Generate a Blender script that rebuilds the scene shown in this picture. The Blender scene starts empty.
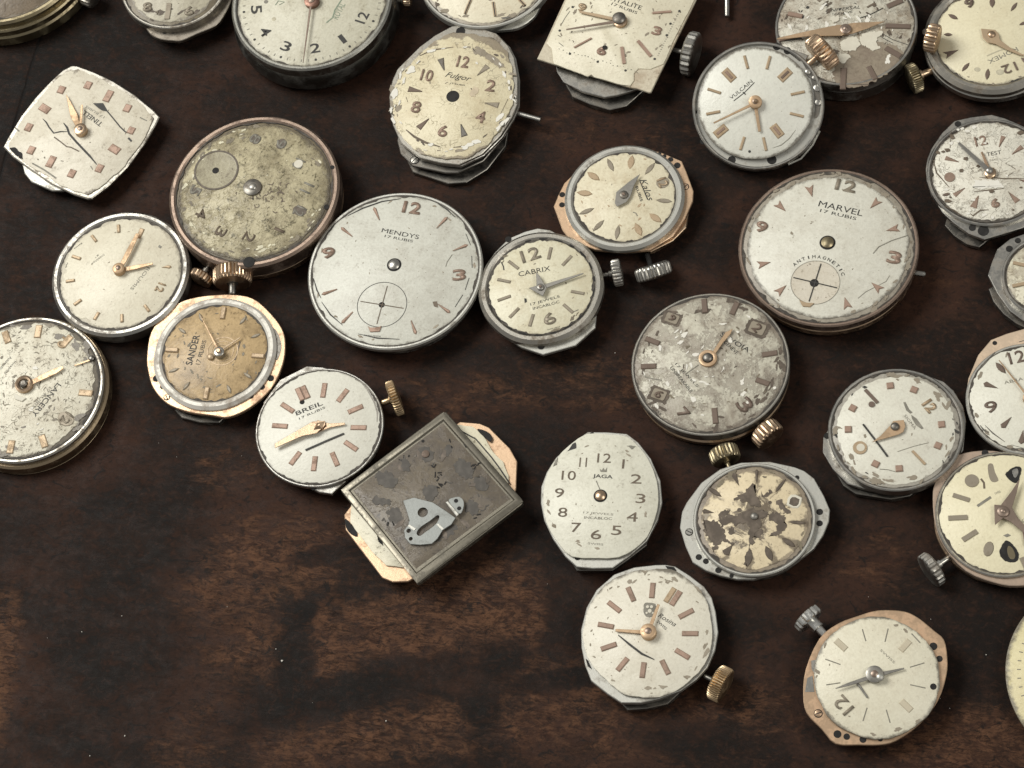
import bpy, math, random
from mathutils import Vector, Matrix, noise as mnoise
# ------------------------------------------------------------------ scene, camera, light
sc = bpy.context.scene
C = sc.collection
sc.unit_settings.system = 'METRIC'
sc.unit_settings.scale_length = 0.01          # one unit is one centimetre
PI = math.pi
TILT, ROLL, HALF = math.radians(27), math.radians(18), math.radians(8)
DIST = 6.85 / math.tan(HALF)
FPX = 384 / math.tan(HALF)
cam = bpy.data.cameras.new('camera')
camo = bpy.data.objects.new('camera', cam); C.objects.link(camo)
CR = Matrix.Rotation(TILT, 3, 'X') @ Matrix.Rotation(-ROLL, 3, 'Z')
CP = Vector((0, -DIST * math.sin(TILT), DIST * math.cos(TILT)))
camo.matrix_world = Matrix.Translation(CP) @ CR.to_4x4()
cam.sensor_fit = 'HORIZONTAL'
cam.angle = 2 * math.atan(512 / FPX)
cam.clip_start = 1; cam.clip_end = 1000
sc.camera = camo
w_ = bpy.data.worlds.new('World'); sc.world = w_; w_.use_nodes = True
bg = w_.node_tree.nodes['Background']
bg.inputs[0].default_value = (1.0, 0.98, 0.95, 1); bg.inputs[1].default_value = 0.27
def area(name, loc, size, power, col):
    l = bpy.data.lights.new(name, 'AREA'); l.shape = 'RECTANGLE'; l.size, l.size_y = size
    l.energy = power; l.color = col
    o = bpy.data.objects.new(name, l); C.objects.link(o); o.location = loc
    o.rotation_euler = (-Vector(loc)).to_track_quat('-Z', 'Y').to_euler()
area('window_light', (-50, 46, 84), (60, 52), 124000, (1.0, 0.98, 0.925))
area('room_light', (44, -34, 64), (26, 26), 19000, (1.0, 0.96, 0.88))
sc.view_settings.view_transform = 'Standard'; sc.view_settings.look = 'None'
sc.view_settings.exposure = 0.0; sc.view_settings.gamma = 1.0

def ray(px, py):
    return CR @ Vector(((px - 512) / FPX, (384 - py) / FPX, -1))
def hit(px, py, z=0.0):
    d = ray(px, py); return CP + d * ((z - CP.z) / d.z)

# ------------------------------------------------------------------ materials
def new_mat(name):
    m = bpy.data.materials.new(name); m.use_nodes = True
    nt = m.node_tree; return m, nt, nt.nodes['Principled BSDF']
class N:
    def __init__(s, nt): s.nt = nt
    def node(s, t, **kw):
        n = s.nt.nodes.new(t)
        for k, v in kw.items(): setattr(n, k, v)
        return n
    def link(s, a, b): s.nt.links.new(a, b)
    def put(s, inp, v):
        if isinstance(v, (int, float, tuple, list, Vector)): inp.default_value = v
        else: s.link(v, inp)
    def math(s, op, a, b=0.0, c=None, clamp=False):
        n = s.node('ShaderNodeMath', operation=op, use_clamp=clamp)
        s.put(n.inputs[0], a); s.put(n.inputs[1], b)
        if c is not None: s.put(n.inputs[2], c)
        return n.outputs[0]
    def noise(s, vec, scale, detail=4, rough=0.55, dist=0.0):
        n = s.node('ShaderNodeTexNoise'); s.put(n.inputs['Vector'], vec)
        n.inputs['Scale'].default_value = scale; n.inputs['Detail'].default_value = detail
        n.inputs['Roughness'].default_value = rough; n.inputs['Distortion'].default_value = dist
        return n.outputs['Fac']
    def step(s, v, a, b, lo=0.0, hi=1.0):
        n = s.node('ShaderNodeMapRange'); n.interpolation_type = 'SMOOTHSTEP'
        s.put(n.inputs[0], v); n.inputs[1].default_value = a; n.inputs[2].default_value = b
        n.inputs[3].default_value = lo; n.inputs[4].default_value = hi
        return n.outputs[0]
    def mix(s, f, a, b, mode='MIX'):
        n = s.node('ShaderNodeMix', data_type='RGBA', blend_type=mode)
        s.put(n.inputs[0], f)
        s.put(n.inputs[6], (*a, 1) if isinstance(a, tuple) else a)
        s.put(n.inputs[7], (*b, 1) if isinstance(b, tuple) else b)
        return n.outputs[2]
    def mapped(s, seed, scale=(1, 1, 1), rot=0.0):
        tc = s.node('ShaderNodeTexCoord'); mp = s.node('ShaderNodeMapping')
        s.link(tc.outputs['Object'], mp.inputs['Vector'])
        mp.inputs['Location'].default_value = (seed * 7.31, seed * 3.77, seed * 1.9)
        mp.inputs['Scale'].default_value = scale; mp.inputs['Rotation'].default_value = (0, 0, rot)
        return mp.outputs[0]
    def bump(s, bsdf, h, strength=0.3, dist=0.02):
        b = s.node('ShaderNodeBump'); b.inputs['Strength'].default_value = strength
        b.inputs['Distance'].default_value = dist; s.link(h, b.inputs['Height'])
        s.link(b.outputs[0], bsdf.inputs['Normal'])

def metal(name, col, rough=0.32, dirt=(0.12, 0.09, 0.06), amt=0.5, metallic=1.0, scale=3.0):
    m, nt, b = new_mat(name); n = N(nt)
    v = n.mapped(hash(name) % 17 * 0 + len(name) * 0.7)
    a = n.noise(v, scale, 6, 0.62); f = n.noise(v, scale * 7, 4, 0.6)
    f1 = n.step(n.math('ADD', n.math('MULTIPLY', a, 0.7), n.math('MULTIPLY', f, 0.3)), 0.46, 0.66)
    c = n.mix(n.math('MULTIPLY', f1, amt), col, dirt)
    n.link(c, b.inputs['Base Color'])
    n.link(n.math('ADD', n.math('MULTIPLY', f1, 0.3), rough), b.inputs['Roughness'])
    n.link(n.math('SUBTRACT', metallic, n.math('MULTIPLY', f1, 0.5 * amt)), b.inputs['Metallic'])
    n.bump(b, n.math('ADD', a, n.math('MULTIPLY', f, .4)), 0.16, 0.012)
    return m
STEEL = metal('steel', (0.42, 0.41, 0.375), 0.33, amt=0.6)
PALE = metal('pale_nickel', (0.50, 0.495, 0.45), 0.42, amt=0.5, metallic=0.85)
RIM = metal('worn_rim_metal', (0.43, 0.41, 0.36), 0.36, amt=0.75)
DARK = metal('dark_movement_metal', (0.20, 0.19, 0.17), 0.38, amt=0.5)
GOLD = metal('yellow_gold_plating', (0.50, 0.375, 0.23), 0.34, (0.2, 0.13, 0.07), 0.6)
ROSE = metal('rose_gold_plating', (0.64, 0.455, 0.30), 0.36, (0.28, 0.16, 0.10), 0.45, metallic=0.85)
COPPER = metal('copper_plating', (0.49, 0.365, 0.25), 0.32, (0.2, 0.1, 0.06), 0.5)
BRASS = metal('aged_brass', (0.30, 0.255, 0.165), 0.36, (0.12, 0.10, 0.05), 0.6)
BROWNRIM = metal('brown_rim_metal', (0.31, 0.235, 0.185), 0.4, (0.14, 0.10, 0.08), 0.6)
MARK = metal('copper_marker', (0.34, 0.235, 0.18), 0.5, (0.2, 0.13, 0.09), 0.6, metallic=0.5, scale=6)
MARKG = metal('gold_marker', (0.42, 0.32, 0.21), 0.45, (0.25, 0.17, 0.09), 0.6, metallic=0.5, scale=6)
MARKB = metal('brown_marker', (0.15, 0.11, 0.085), 0.5, (0.1, 0.07, 0.05), 0.5, metallic=0.3, scale=6)
MARKS = metal('grey_marker', (0.27, 0.235, 0.18), 0.5, (0.16, 0.13, 0.09), 0.5, metallic=0.4, scale=6)
HANDG = metal('gold_hand_metal', (0.52, 0.375, 0.24), 0.4, (0.3, 0.2, 0.12), 0.4, metallic=0.85)
HANDS = metal('steel_hand_metal', (0.27, 0.26, 0.235), 0.4, (0.2, 0.18, 0.15), 0.4, metallic=0.85)
def flat(name, col, rough=0.6, amt=0.4):
    m, nt, b = new_mat(name); n = N(nt); v = n.mapped(len(name))
    f = n.step(n.noise(v, 9, 4, 0.6), 0.4, 0.7)
    n.link(n.mix(n.math('MULTIPLY', f, amt), col, tuple(min(1, c * 1.9 + 0.02) for c in col)), b.inputs['Base Color'])
    b.inputs['Roughness'].default_value = rough
    return m
GAPSHADE = flat('packed_grime', (0.035, 0.029, 0.022), 0.7, .9)  # near-black colour for the painted recess shade around dials
INK = flat('black_ink', (0.022, 0.021, 0.018)); GREY = flat('faded_grey_ink', (0.17, 0.16, 0.13))
HOLE = flat('dark_hole', (0.006, 0.005, 0.004), 0.8); BROWNINK = flat('brown_ink', (0.10, 0.075, 0.05))
STAIN = flat('brown_tarnish', (0.075, 0.057, 0.040), 0.5, 0.6); CREAMPAINT = flat('lifted_paint', (0.55, 0.52, 0.43), 0.5, 0.1)

def dialmat(name, base, stain=(0.42, 0.36, 0.26), seed=0, blotch=0.35, speck=0.4, speckcol=(0.16, 0.13, 0.09), edge=0.3,
            edgecol=(0.22, 0.19, 0.15), R=1.1, e0=0.93, crack=0.0, rough=0.42, peel=0.0, peelcol=(0.2, 0.17, 0.13), radial=0.0, radcol=(.12, .095, .07)):
    blotch = min(.9, blotch * 1.5 + .05); speck = min(1, speck * 1.3 + .06); base = (base[0] * .99, base[1] * .99, base[2] * .95)
    if R < 5 and edge < .5: edge = edge * 1.4 + .08; e0 = min(e0, .975)
    m, nt, b = new_mat(name); n = N(nt)
    v = n.mapped(seed)
    big = n.noise(v, 1.5, 5, 0.6); mid = n.noise(v, 5.5, 6, 0.65, 0.4); fine = n.noise(v, 22, 4, 0.6)
    col = n.mix(n.math('MULTIPLY', n.step(n.math('ADD', n.math('MULTIPLY', big, .6), n.math('MULTIPLY', mid, .4)), 0.42, 0.66), blotch), base, stain)
    col = n.mix(n.math('MULTIPLY', n.step(fine, 0.35, 0.7), 0.10 + blotch * 0.15), col, tuple(c * 0.6 for c in stain))
    vf = n.noise(v, 60, 3, 0.6)
    sp = n.step(n.math('ADD', n.math('MULTIPLY', mid, .45), n.math('ADD', n.math('MULTIPLY', fine, .35), n.math('MULTIPLY', vf, .2))), 0.58 - 0.04 * speck, 0.63 - 0.03 * speck)
    st = n.noise(n.mapped(seed + 3, (1, 5, 1), seed), 6, 5, 0.7, 0.8)
    col = n.mix(n.math('MULTIPLY', n.step(st, 0.56, 0.68), 0.12 + 0.25 * blotch), col, stain)
    dots = n.node('ShaderNodeTexVoronoi', feature='F1'); n.link(v, dots.inputs['Vector']); dots.inputs['Scale'].default_value = 9
    dt = n.math('MULTIPLY', n.step(dots.outputs['Distance'], 0.05, 0.13, 1, 0), n.step(big, 0.45, 0.55))
    col = n.mix(n.math('MULTIPLY', dt, min(.8, .35 + speck)), col, speckcol)
    col = n.mix(n.math('MULTIPLY', sp, speck), col, speckcol)
    h = n.math('ADD', mid, n.math('MULTIPLY', fine, 0.5))
    if crack > 0:
        d = n.node('ShaderNodeVectorMath', operation='SCALE'); n.link(v, d.inputs[0]); d.inputs['Scale'].default_value = 1
        nz = n.node('ShaderNodeTexNoise'); n.link(v, nz.inputs['Vector']); nz.inputs['Scale'].default_value = 4
        ad = n.node('ShaderNodeVectorMath', operation='MULTIPLY_ADD'); n.link(nz.outputs['Color'], ad.inputs[0])
        ad.inputs[1].default_value = (0.5, 0.5, 0); n.link(v, ad.inputs[2])
        vo = n.node('ShaderNodeTexVoronoi', feature='DISTANCE_TO_EDGE'); n.link(ad.outputs[0], vo.inputs['Vector'])
        vo.inputs['Scale'].default_value = 7.5
        ck = n.math('MULTIPLY', n.step(vo.outputs['Distance'], 0.0, 0.035, 1, 0), n.step(n.noise(v, 3.5, 4), 0.5, 0.58))
        col = n.mix(n.math('MULTIPLY', ck, crack), col, speckcol)
        h = n.math('SUBTRACT', h, n.math('MULTIPLY', ck, 1.2))
    if peel > 0:
        pl = n.step(n.math('ADD', n.math('MULTIPLY', n.noise(v, 2.6, 7, 0.7, 0.6), .8), n.math('MULTIPLY', fine, .2)), 0.53 - 0.05 * peel, 0.56 - 0.05 * peel)
        col = n.mix(n.math('MULTIPLY', pl, min(1, peel)), col, peelcol)
        h = n.math('SUBTRACT', h, pl)
    tc = n.node('ShaderNodeTexCoord'); sx = n.node('ShaderNodeSeparateXYZ'); n.link(tc.outputs['Object'], sx.inputs[0])
    rad = n.math('SQRT', n.math('ADD', n.math('POWER', sx.outputs[0], 2), n.math('POWER', sx.outputs[1], 2)))
    rr = n.math('ADD', n.math('DIVIDE', rad, R), n.math('MULTIPLY', n.math('SUBTRACT', n.noise(v, 3.2, 6, 0.68), 0.5), 0.34))
    ed = n.step(rr, e0, e0 + 0.035)
    col = n.mix(n.math('MULTIPLY', ed, edge), col, edgecol)
    h = n.math('SUBTRACT', h, n.math('MULTIPLY', ed, 0.8 if edge > 0.2 else 0.1))
    if radial > 0:
        ang = n.math('MULTIPLY', n.math('ARCTAN2', sx.outputs[1], sx.outputs[0]), 12 / (2 * PI))
        ang = n.math('ADD', ang, n.math('MULTIPLY', n.math('SUBTRACT', mid, .5), .9))
        wd = n.math('ABSOLUTE', n.math('SUBTRACT', n.math('FRACT', n.math('ADD', ang, 100.5)), .5))
        q = n.math('DIVIDE', rad, R)
        wn_ = n.math('SUBTRACT', n.math('ADD', n.math('MULTIPLY', q, .55), n.math('MULTIPLY', n.math('SUBTRACT', big, .5), 1.1)), n.math('MULTIPLY', wd, 1.25))
        cen = n.math('SUBTRACT', n.math('ADD', .42, n.math('MULTIPLY', n.math('SUBTRACT', n.noise(v, 4, 7, .7, 1.0), .5), 2.0)), q)
        big_ = radial > .7
        f_ = n.math('MAXIMUM', n.math('MULTIPLY', n.step(wn_, .16 if big_ else .14, .36 if big_ else .34), .85), n.math('MULTIPLY', n.step(cen, -.05, .18), 1.0 if big_ else .35))
        col = n.mix(n.math('MULTIPLY', f_, radial), col, radcol)
        h = n.math('SUBTRACT', h, n.math('MULTIPLY', f_, .7))
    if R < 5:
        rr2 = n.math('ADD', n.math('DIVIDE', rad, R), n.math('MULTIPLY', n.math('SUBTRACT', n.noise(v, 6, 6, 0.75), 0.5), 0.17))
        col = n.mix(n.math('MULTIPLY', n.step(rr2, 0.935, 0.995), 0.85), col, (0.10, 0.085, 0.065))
    n.link(col, b.inputs['Base Color'])
    b.inputs['Roughness'].default_value = rough
    b.inputs['Specular IOR Level'].default_value = 0.4
    n.bump(b, h, 0.35 + 0.3 * max(peel, crack), 0.022)
    return m

# ------------------------------------------------------------------ mesh tools
class MB:
    def __init__(s): s.v = []; s.f = []
    def add(s, vs, fs):
        o = len(s.v); s.v += [tuple(v) for v in vs]; s.f += [tuple(i + o for i in f) for f in fs]
    def poly(s, pts, z0, z1, bev=0.0):
        A = sum(pts[i][0] * pts[(i + 1) % len(pts)][1] - pts[(i + 1) % len(pts)][0] * pts[i][1] for i in range(len(pts)))
        if A < 0: pts = pts[::-1]
        n = len(pts); vs = [(x, y, z0) for x, y in pts]
        if bev:
            ins = []
            for i in range(n):
                a, p, c = Vector(pts[i - 1]), Vector(pts[i]), Vector(pts[(i + 1) % n])
                e1 = (p - a); e2 = (c - p)
                if e1.length < 1e-6 or e2.length < 1e-6: ins.append(pts[i]); continue
                n1 = Vector((-e1.y, e1.x)).normalized(); n2 = Vector((-e2.y, e2.x)).normalized()
                m = n1 + n2
                if m.length < 0.3: m = n1
                m.normalize(); k = bev / max(0.5, m.dot(n1)); ins.append((p.x + m.x * k, p.y + m.y * k))
            vs += [(x, y, z1 - bev * 0.8) for x, y in pts] + [(x, y, z1) for x, y in ins]
            rings = 3
        else:
            vs += [(x, y, z1) for x, y in pts]; rings = 2
        fs = [tuple(range(n))[::-1], tuple(range((rings - 1) * n, rings * n))]
        for r in range(rings - 1):
            for i in range(n):
                j = (i + 1) % n; fs.append((r * n + i, r * n + j, (r + 1) * n + j, (r + 1) * n + i))
        s.add(vs, fs)
    def lathe(s, prof, c=(0, 0), n=72, closed=False, wob=0.0, seed=0):
        m = len(prof); vs = []
        for i in range(n):
            a = 2 * PI * i / n; k = 1 + (wob * mnoise.noise(Vector((math.cos(a) * 2.5, math.sin(a) * 2.5, seed))) if wob else 0)
            for r, z in prof: vs.append((c[0] + r * k * math.cos(a), c[1] + r * k * math.sin(a), z))
        fs = []
        for i in range(n):
            j = (i + 1) % n
            for q in range(m if closed else m - 1):
                q2 = (q + 1) % m
                fs.append((i * m + q, j * m + q, j * m + q2, i * m + q2))
        if not closed:
            if prof[0][0] > 1e-6: fs.append(tuple(i * m for i in range(n))[::-1])
            if prof[-1][0] > 1e-6: fs.append(tuple(i * m + m - 1 for i in range(n)))
        s.add(vs, fs)
    def axis(s, p, d, prof, n=40, teeth=0, depth=0.0, gear=None):
        """lathe of (t, r) along direction d from point p; the radius is toothed where gear(t) is true"""
        d = Vector(d).normalized(); u = d.orthogonal().normalized(); w = d.cross(u)
        if teeth: n = teeth * 6
        m = len(prof); vs = []
        for i in range(n):
            a = 2 * PI * i / n
            for (t, r, g) in prof:
                rr = r
                if teeth and g: 
                    ph = (i % 6) / 6.0
                    rr = r - depth * (1.0 if ph in (4 / 6.0,) else 0.55 if ph in (3 / 6.0, 5 / 6.0) else 0)
                vs.append(Vector(p) + d * t + (u * math.cos(a) + w * math.sin(a)) * rr)
        fs = []
        for i in range(n):
            j = (i + 1) % n
            for q in range(m - 1): fs.append((i * m + q, j * m + q, j * m + q + 1, i * m + q + 1))
        fs.append(tuple(i * m for i in range(n))[::-1]); fs.append(tuple(i * m + m - 1 for i in range(n)))
        s.add(vs, fs)
    def build(s, name, mat, parent=None, smooth=35, label=None):
        me = bpy.data.meshes.new(name); me.from_pydata(s.v, [], s.f); me.update()
        me.materials.append(mat)
        import bmesh
        b = bmesh.new(); b.from_mesh(me); bmesh.ops.remove_doubles(b, verts=b.verts, dist=1e-6)
        bmesh.ops.recalc_face_normals(b, faces=b.faces); b.to_mesh(me); b.free()
        if smooth:
            for p in me.polygons: p.use_smooth = True
            me.set_sharp_from_angle(angle=math.radians(smooth))
        o = bpy.data.objects.new(name, me); C.objects.link(o)
        if parent: o.parent = parent
        if label: o['label'] = label
        return o

GROUP = 'old watch movements strewn over the dark table'
BUMP_UP = [0]
def tiny():
    BUMP_UP[0] = (BUMP_UP[0] + 1) % 17; return BUMP_UP[0] * 0.00035
class Watch:
    def __init__(s, label, Z, c, p12, h=0.42, tilt=(0, 0), lift=0.0, name='watch_movement', cat='watch movement', group=GROUP):
        s.Z = Z; s.h = h
        Rt = Matrix.Rotation(math.radians(tilt[0]), 3, 'X') @ Matrix.Rotation(math.radians(tilt[1]), 3, 'Y')
        cpx = s.px(*c)
        centre = hit(*cpx, h * Rt[2][2] + lift)
        loc = centre - Rt @ Vector((0, 0, h))
        M = Matrix.Translation(loc) @ Rt.to_4x4(); s.Mi = M.inverted()
        q = s.L(*p12); yaw = math.atan2(q[1], q[0]) - PI / 2
        M = M @ Matrix.Rotation(yaw, 4, 'Z'); s.M = M; s.Mi = M.inverted()
        e = bpy.data.objects.new(name, None); e.empty_display_size = 0.3; C.objects.link(e)
        e.matrix_world = M; e['label'] = label; e['category'] = cat
        if group: e['group'] = group
        s.o = e; s.c = c; s.seed = sum(ord(ch) for ch in label) % 97 + 0.37
    def px(s, x, y): return (s.Z[0] + x / s.Z[2], s.Z[1] + y / s.Z[2])
    def L(s, x, y, z=None):
        z = s.h if z is None else z
        d = ray(*s.px(x, y)); o = s.Mi @ CP; d = s.Mi.to_3x3() @ d
        t = (z - o.z) / d.z; p = o + d * t; return (p.x, p.y)
    def P(s, pts, z=None): return [s.L(x, y, z) for x, y in pts]
    def r(s, zr): 
        a = s.L(s.c[0] + zr, s.c[1]); b_ = s.L(s.c[0] - zr, s.c[1]); return math.dist(a, b_) / 2
    # -- body pieces
    def body(s, R, z0, z1, mat=DARK, name='movement', c=(0, 0), bev=0.03):
        m = MB(); m.lathe([(R * .9, z0), (R, z0 + 0.06), (R, z1 - bev), (R - bev, z1)], c); return m.build(name, mat, s.o)
    def plate(s, pts, zt, th, mat=STEEL, name='base_plate', bev=0.012, grow=1.0):
        P_ = s.P(smooth_poly(pts) if len(pts) > 24 else pts, zt)
        if grow != 1.0: P_ = [(x * grow, y * grow) for x, y in P_]
        m = MB(); m.poly(P_, zt - th, zt, bev); return m.build(name, mat, s.o, 20)
    def ring(s, ro, ri, z0, z1, mat=RIM, name='rim', wob=0.0, c=(0, 0)):
        w = ro - ri; m = MB()
        m.lathe([(ri, z0), (ri, z1 - .2 * w), (ri + .25 * w, z1), (ro - .35 * w, z1), (ro, z1 - .35 * w), (ro, z0)], c, 96, True, wob, s.seed)
        o = m.build(name, mat, s.o)
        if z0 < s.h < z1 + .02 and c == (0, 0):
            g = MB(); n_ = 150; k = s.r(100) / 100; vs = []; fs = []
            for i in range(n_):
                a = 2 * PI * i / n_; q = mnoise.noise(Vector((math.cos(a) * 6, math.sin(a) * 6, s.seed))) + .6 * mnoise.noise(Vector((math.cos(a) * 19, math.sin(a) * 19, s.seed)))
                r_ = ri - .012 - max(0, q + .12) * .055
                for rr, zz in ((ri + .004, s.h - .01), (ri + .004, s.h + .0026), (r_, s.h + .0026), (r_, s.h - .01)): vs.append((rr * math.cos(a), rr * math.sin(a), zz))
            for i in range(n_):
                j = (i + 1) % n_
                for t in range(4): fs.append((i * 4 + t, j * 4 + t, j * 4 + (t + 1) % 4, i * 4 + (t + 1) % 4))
            g.add(vs, fs); g.build('gap_shade_line', GAPSHADE, s.o, 0)  # shade of the gap between dial and rim, painted as a ragged dark ring
        return o
    def flakes(s, n, R_, mat, r0=.86, r1=.99, size=.05, lift=.003, name='paint_chips', sy=1.0, seed=1, inner=.15):
        rnd = random.Random(seed + int(s.seed)); m = MB()
        for i in range(n):
            a = rnd.uniform(0, 2 * PI)
            if mnoise.noise(Vector((math.cos(a) * 1.6, math.sin(a) * 1.6, s.seed + seed))) < -.12 and rnd.random() < .8: continue
            q = rnd.uniform(r0, r1) if rnd.random() > inner else rnd.uniform(.2, r0); x, y = R_ * q * math.cos(a), R_ * q * sy * math.sin(a)
            l = size * rnd.uniform(.4, 1.6) * (1 if q > r0 else .45); w_ = l * rnd.uniform(.25, .6); t = a + PI / 2 + rnd.gauss(0, .35); kx = rnd.uniform(0, 99); P_ = []
            for b in range(14):
                g = b * PI / 7; rr = 1 + .75 * mnoise.noise(Vector((math.cos(g) * 1.8 + kx, math.sin(g) * 1.8, kx)))
                u, v = l * rr * math.cos(g), w_ * rr * math.sin(g); P_.append((x + u * math.cos(t) - v * math.sin(t), y + u * math.sin(t) + v * math.cos(t)))
            m.poly(P_, s.h - .008, s.h + lift + i * .00003, .0015 if lift > .006 else 0)
        o = m.build(name, mat, s.o, 10); o['kind'] = 'stuff'; return o
    def dial(s, R, mat, amp=0.0, th=0.03, pts=None, name='dial', rough_n=9, z=None):
        z = s.h if z is None else z
        m = MB(); out = []
        if pts: base = s.P(pts, z)
        else: base = [(R * math.cos(2 * PI * i / 160), R * math.sin(2 * PI * i / 160)) for i in range(160)]
        if pts: base = densify(base, 0.04)
        for i, (x, y) in enumerate(base):
            if amp:
                k = mnoise.noise(Vector((x * rough_n / 3, y * rough_n / 3, s.seed))) * .6 + mnoise.noise(Vector((x * rough_n, y * rough_n, s.seed))) * .4
                k = 1 - amp * max(0, k + 0.25)
            else: k = 1
            out.append((x * k, y * k))
        m.poly(out, z - th, z, 0.006); return m.build(name, mat, s.o, 40)
    def disc(s, p, r, mat=HOLE, name='screw_hole', z=None, th=0.004, dome=0.0):
        z = s.h if z is None else z; x, y = s.L(p[0], p[1], z)
        r = r * s.r(100) / 100; m = MB()
        if dome: m.lathe([(r, z - 0.01), (r, z + th), (r * .8, z + th + dome * .6), (r * .4, z + th + dome), (0, z + th + dome)], (x, y), 28)
        else: m.lathe([(r, z - 0.01), (r, z + th)], (x, y), 24)
        return m.build(name, mat, s.o)
    def holes(s, lst, z, mat=HOLE):
        for x, y, r in lst: s.disc((x, y), r, mat, 'screw_hole', z)
    def screw(s, p, r, z, mat=STEEL, ang=0.6):
        s.disc(p, r * 1.2, HOLE, 'screw_hole', z, .003); x, y = s.L(p[0], p[1], z); r = r * s.r(100) / 100; m = MB()
        m.lathe([(r, z - .01), (r, z + .010), (r * .85, z + .016), (0, z + .016)], (x, y), 24); o = m.build('screw', mat, s.o)
        m = MB(); c, q = math.cos(ang), math.sin(ang); t = r * .14
        m.poly([(x - r * .9 * c + t * q, y - r * .9 * q - t * c), (x + r * .9 * c + t * q, y + r * .9 * q - t * c), (x + r * .9 * c - t * q, y + r * .9 * q + t * c), (x - r * .9 * c - t * q, y - r * .9 * q + t * c)], z, z + .0175); m.build('slot', HOLE, o, 0)
    # -- markers
    def uv(s, p, d, pts, z0, z1, bev, name, mat, label=None):
        d = Vector(d).normalized(); t = Vector((-d.y, d.x)); P_ = [(p[0] + d.x * u + t.x * v, p[1] + d.y * u + t.y * v) for u, v in pts]
        m = MB(); m.poly(P_, z0, z1, bev); return m.build(name, mat, s.o, 10, label)
    def shape(s, kind, L_, w):
        h = L_ / 2; k = w / 2
        return {'bar': [(-h, -k), (h, -k), (h, k), (-h, k)],
                'dart': [(-h, 0), (h * .7, -k), (h, 0), (h * .7, k)],
                'tri': [(-h, -k * .15), (h, -k), (h, k), (-h, k * .15)],
                'arrow': [(-h, 0), (h * .8, -k), (h * .45, 0), (h * .8, k)],
                'lens': [(-h, 0), (-h * .5, -k * .75), (0, -k), (h * .5, -k * .75), (h, 0), (h * .5, k * .75), (0, k), (-h * .5, k * .75)],
                'leaf': [(-h, 0), (0, -k * .5), (h * .5, -k), (h, -k * .5), (h * .9, k * .3), (h * .3, k * .7)],
                'blob': [(h * math.cos(a * PI / 6), k * math.sin(a * PI / 6)) for a in range(12)]}[kind]
    def ticks(s, kind, rm, L_, w, mat, hours, hgt=0.022, name='hour_marker'):
        """markers at hours (12 = +y), centre radius rm, all in cm"""
        for hh in hours:
            a = PI / 2 - hh * PI / 6; d = (math.cos(a), math.sin(a)); rnd = random.Random(hh * 31 + int(s.seed))
            j = rnd.uniform(-.05, .05); d2 = (math.cos(a + j), math.sin(a + j))
            s.uv((d[0] * rm, d[1] * rm), d2, s.shape(kind, L_, w), s.h - .01, s.h + hgt, min(w * .22, .014), name, mat)
    def at(s, kind, p, L_, w, mat, q=None, hgt=0.022, name='hour_marker', label=None):
        """marker centred on zoom point p, long axis radial or towards q; L_, w in zoom px"""
        k = s.r(100) / 100; x, y = s.L(*p); 
        if q: qx, qy = s.L(*q); d = (qx - x, qy - y)
        else: d = (x, y)
        s.uv((x, y), d, s.shape(kind, L_ * k, w * k), s.h - .01, s.h + hgt, min(w * k * .22, .014), name, mat, label)
    def strip(s, pts, w, mat=INK, name='crack', z=None, th=0.003, taper=False, z0=None):
        z = s.h if z is None else z
        th += tiny(); P_ = [Vector(p) for p in s.P(pts, z)]; k = w * s.r(100) / 100 / 2; l = []; r_ = []
        for i, p in enumerate(P_):
            d = (P_[min(i + 1, len(P_) - 1)] - P_[max(i - 1, 0)]).normalized(); t = Vector((-d.y, d.x))
            kk = k * (0.35 if taper and i in (0, len(P_) - 1) else 1)
            l.append(tuple(p + t * kk)); r_.append(tuple(p - t * kk))
        m = MB(); n = len(P_)
        for i in range(n - 1): pass
        m.poly(l + r_[::-1], z - .008 if z0 is None else z0, z + th); return m.build(name, mat, s.o, 10)
    def patch(s, pts, mat=STAIN, name='tarnish_patch', z=None, th=0.003, bev=0, jag=0.0):
        z = s.h if z is None else z; P_ = s.P(pts, z); th += tiny()
        if jag:
            P_ = densify(P_, 0.018); P_ = [(x + jag * (mnoise.noise(Vector((x * 14, y * 14, 3))) + .7 * mnoise.noise(Vector((x * 37, y * 37, 5)))), y + jag * (mnoise.noise(Vector((x * 14, y * 14, 9))) + .7 * mnoise.noise(Vector((x * 37, y * 37, 11))))) for x, y in P_]
        m = MB(); m.poly(P_, z - .008, z + th, bev); return m.build(name, mat, s.o, 10)
    # -- writing
    def text(s, t, p0, p1, hh, mat=INK, name='lettering', raise_=0.003, bold=0.0, shear=0.0, space=1.0):
        """text whose middle line runs from zoom point p0 to p1, letters hh zoom px high"""
        a = Vector(s.L(*p0)); b = Vector(s.L(*p1)); d = b - a; k = s.r(100) / 100
        textmesh(s.o, t, a, d, hh * k, s.h, raise_, mat, name, bold, shear, space)
    def num(s, t, p, w, hh, mat=MARK, up=None, raise_=0.018, bold=0.03, name='numeral'):
        k = s.r(100) / 100; c = Vector(s.L(*p))
        u = Vector((0, 1)) if up is None else (Vector(s.L(*up)) - c).normalized()
        d = Vector((u.y, -u.x)); W = w * k
        textmesh(s.o, t, c - d * W / 2, d * W, hh * k, s.h, raise_, mat, name, bold, 0, 1)
    # -- hands
    def hand(s, pts, mat=HANDG, name='minute_hand', z=None, th=0.012):
        z = s.h + .06 if z is None else z; m = MB(); m.poly(s.P(pts, z), z - th, z, 0.005); return m.build(name, mat, s.o, 10)
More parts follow.
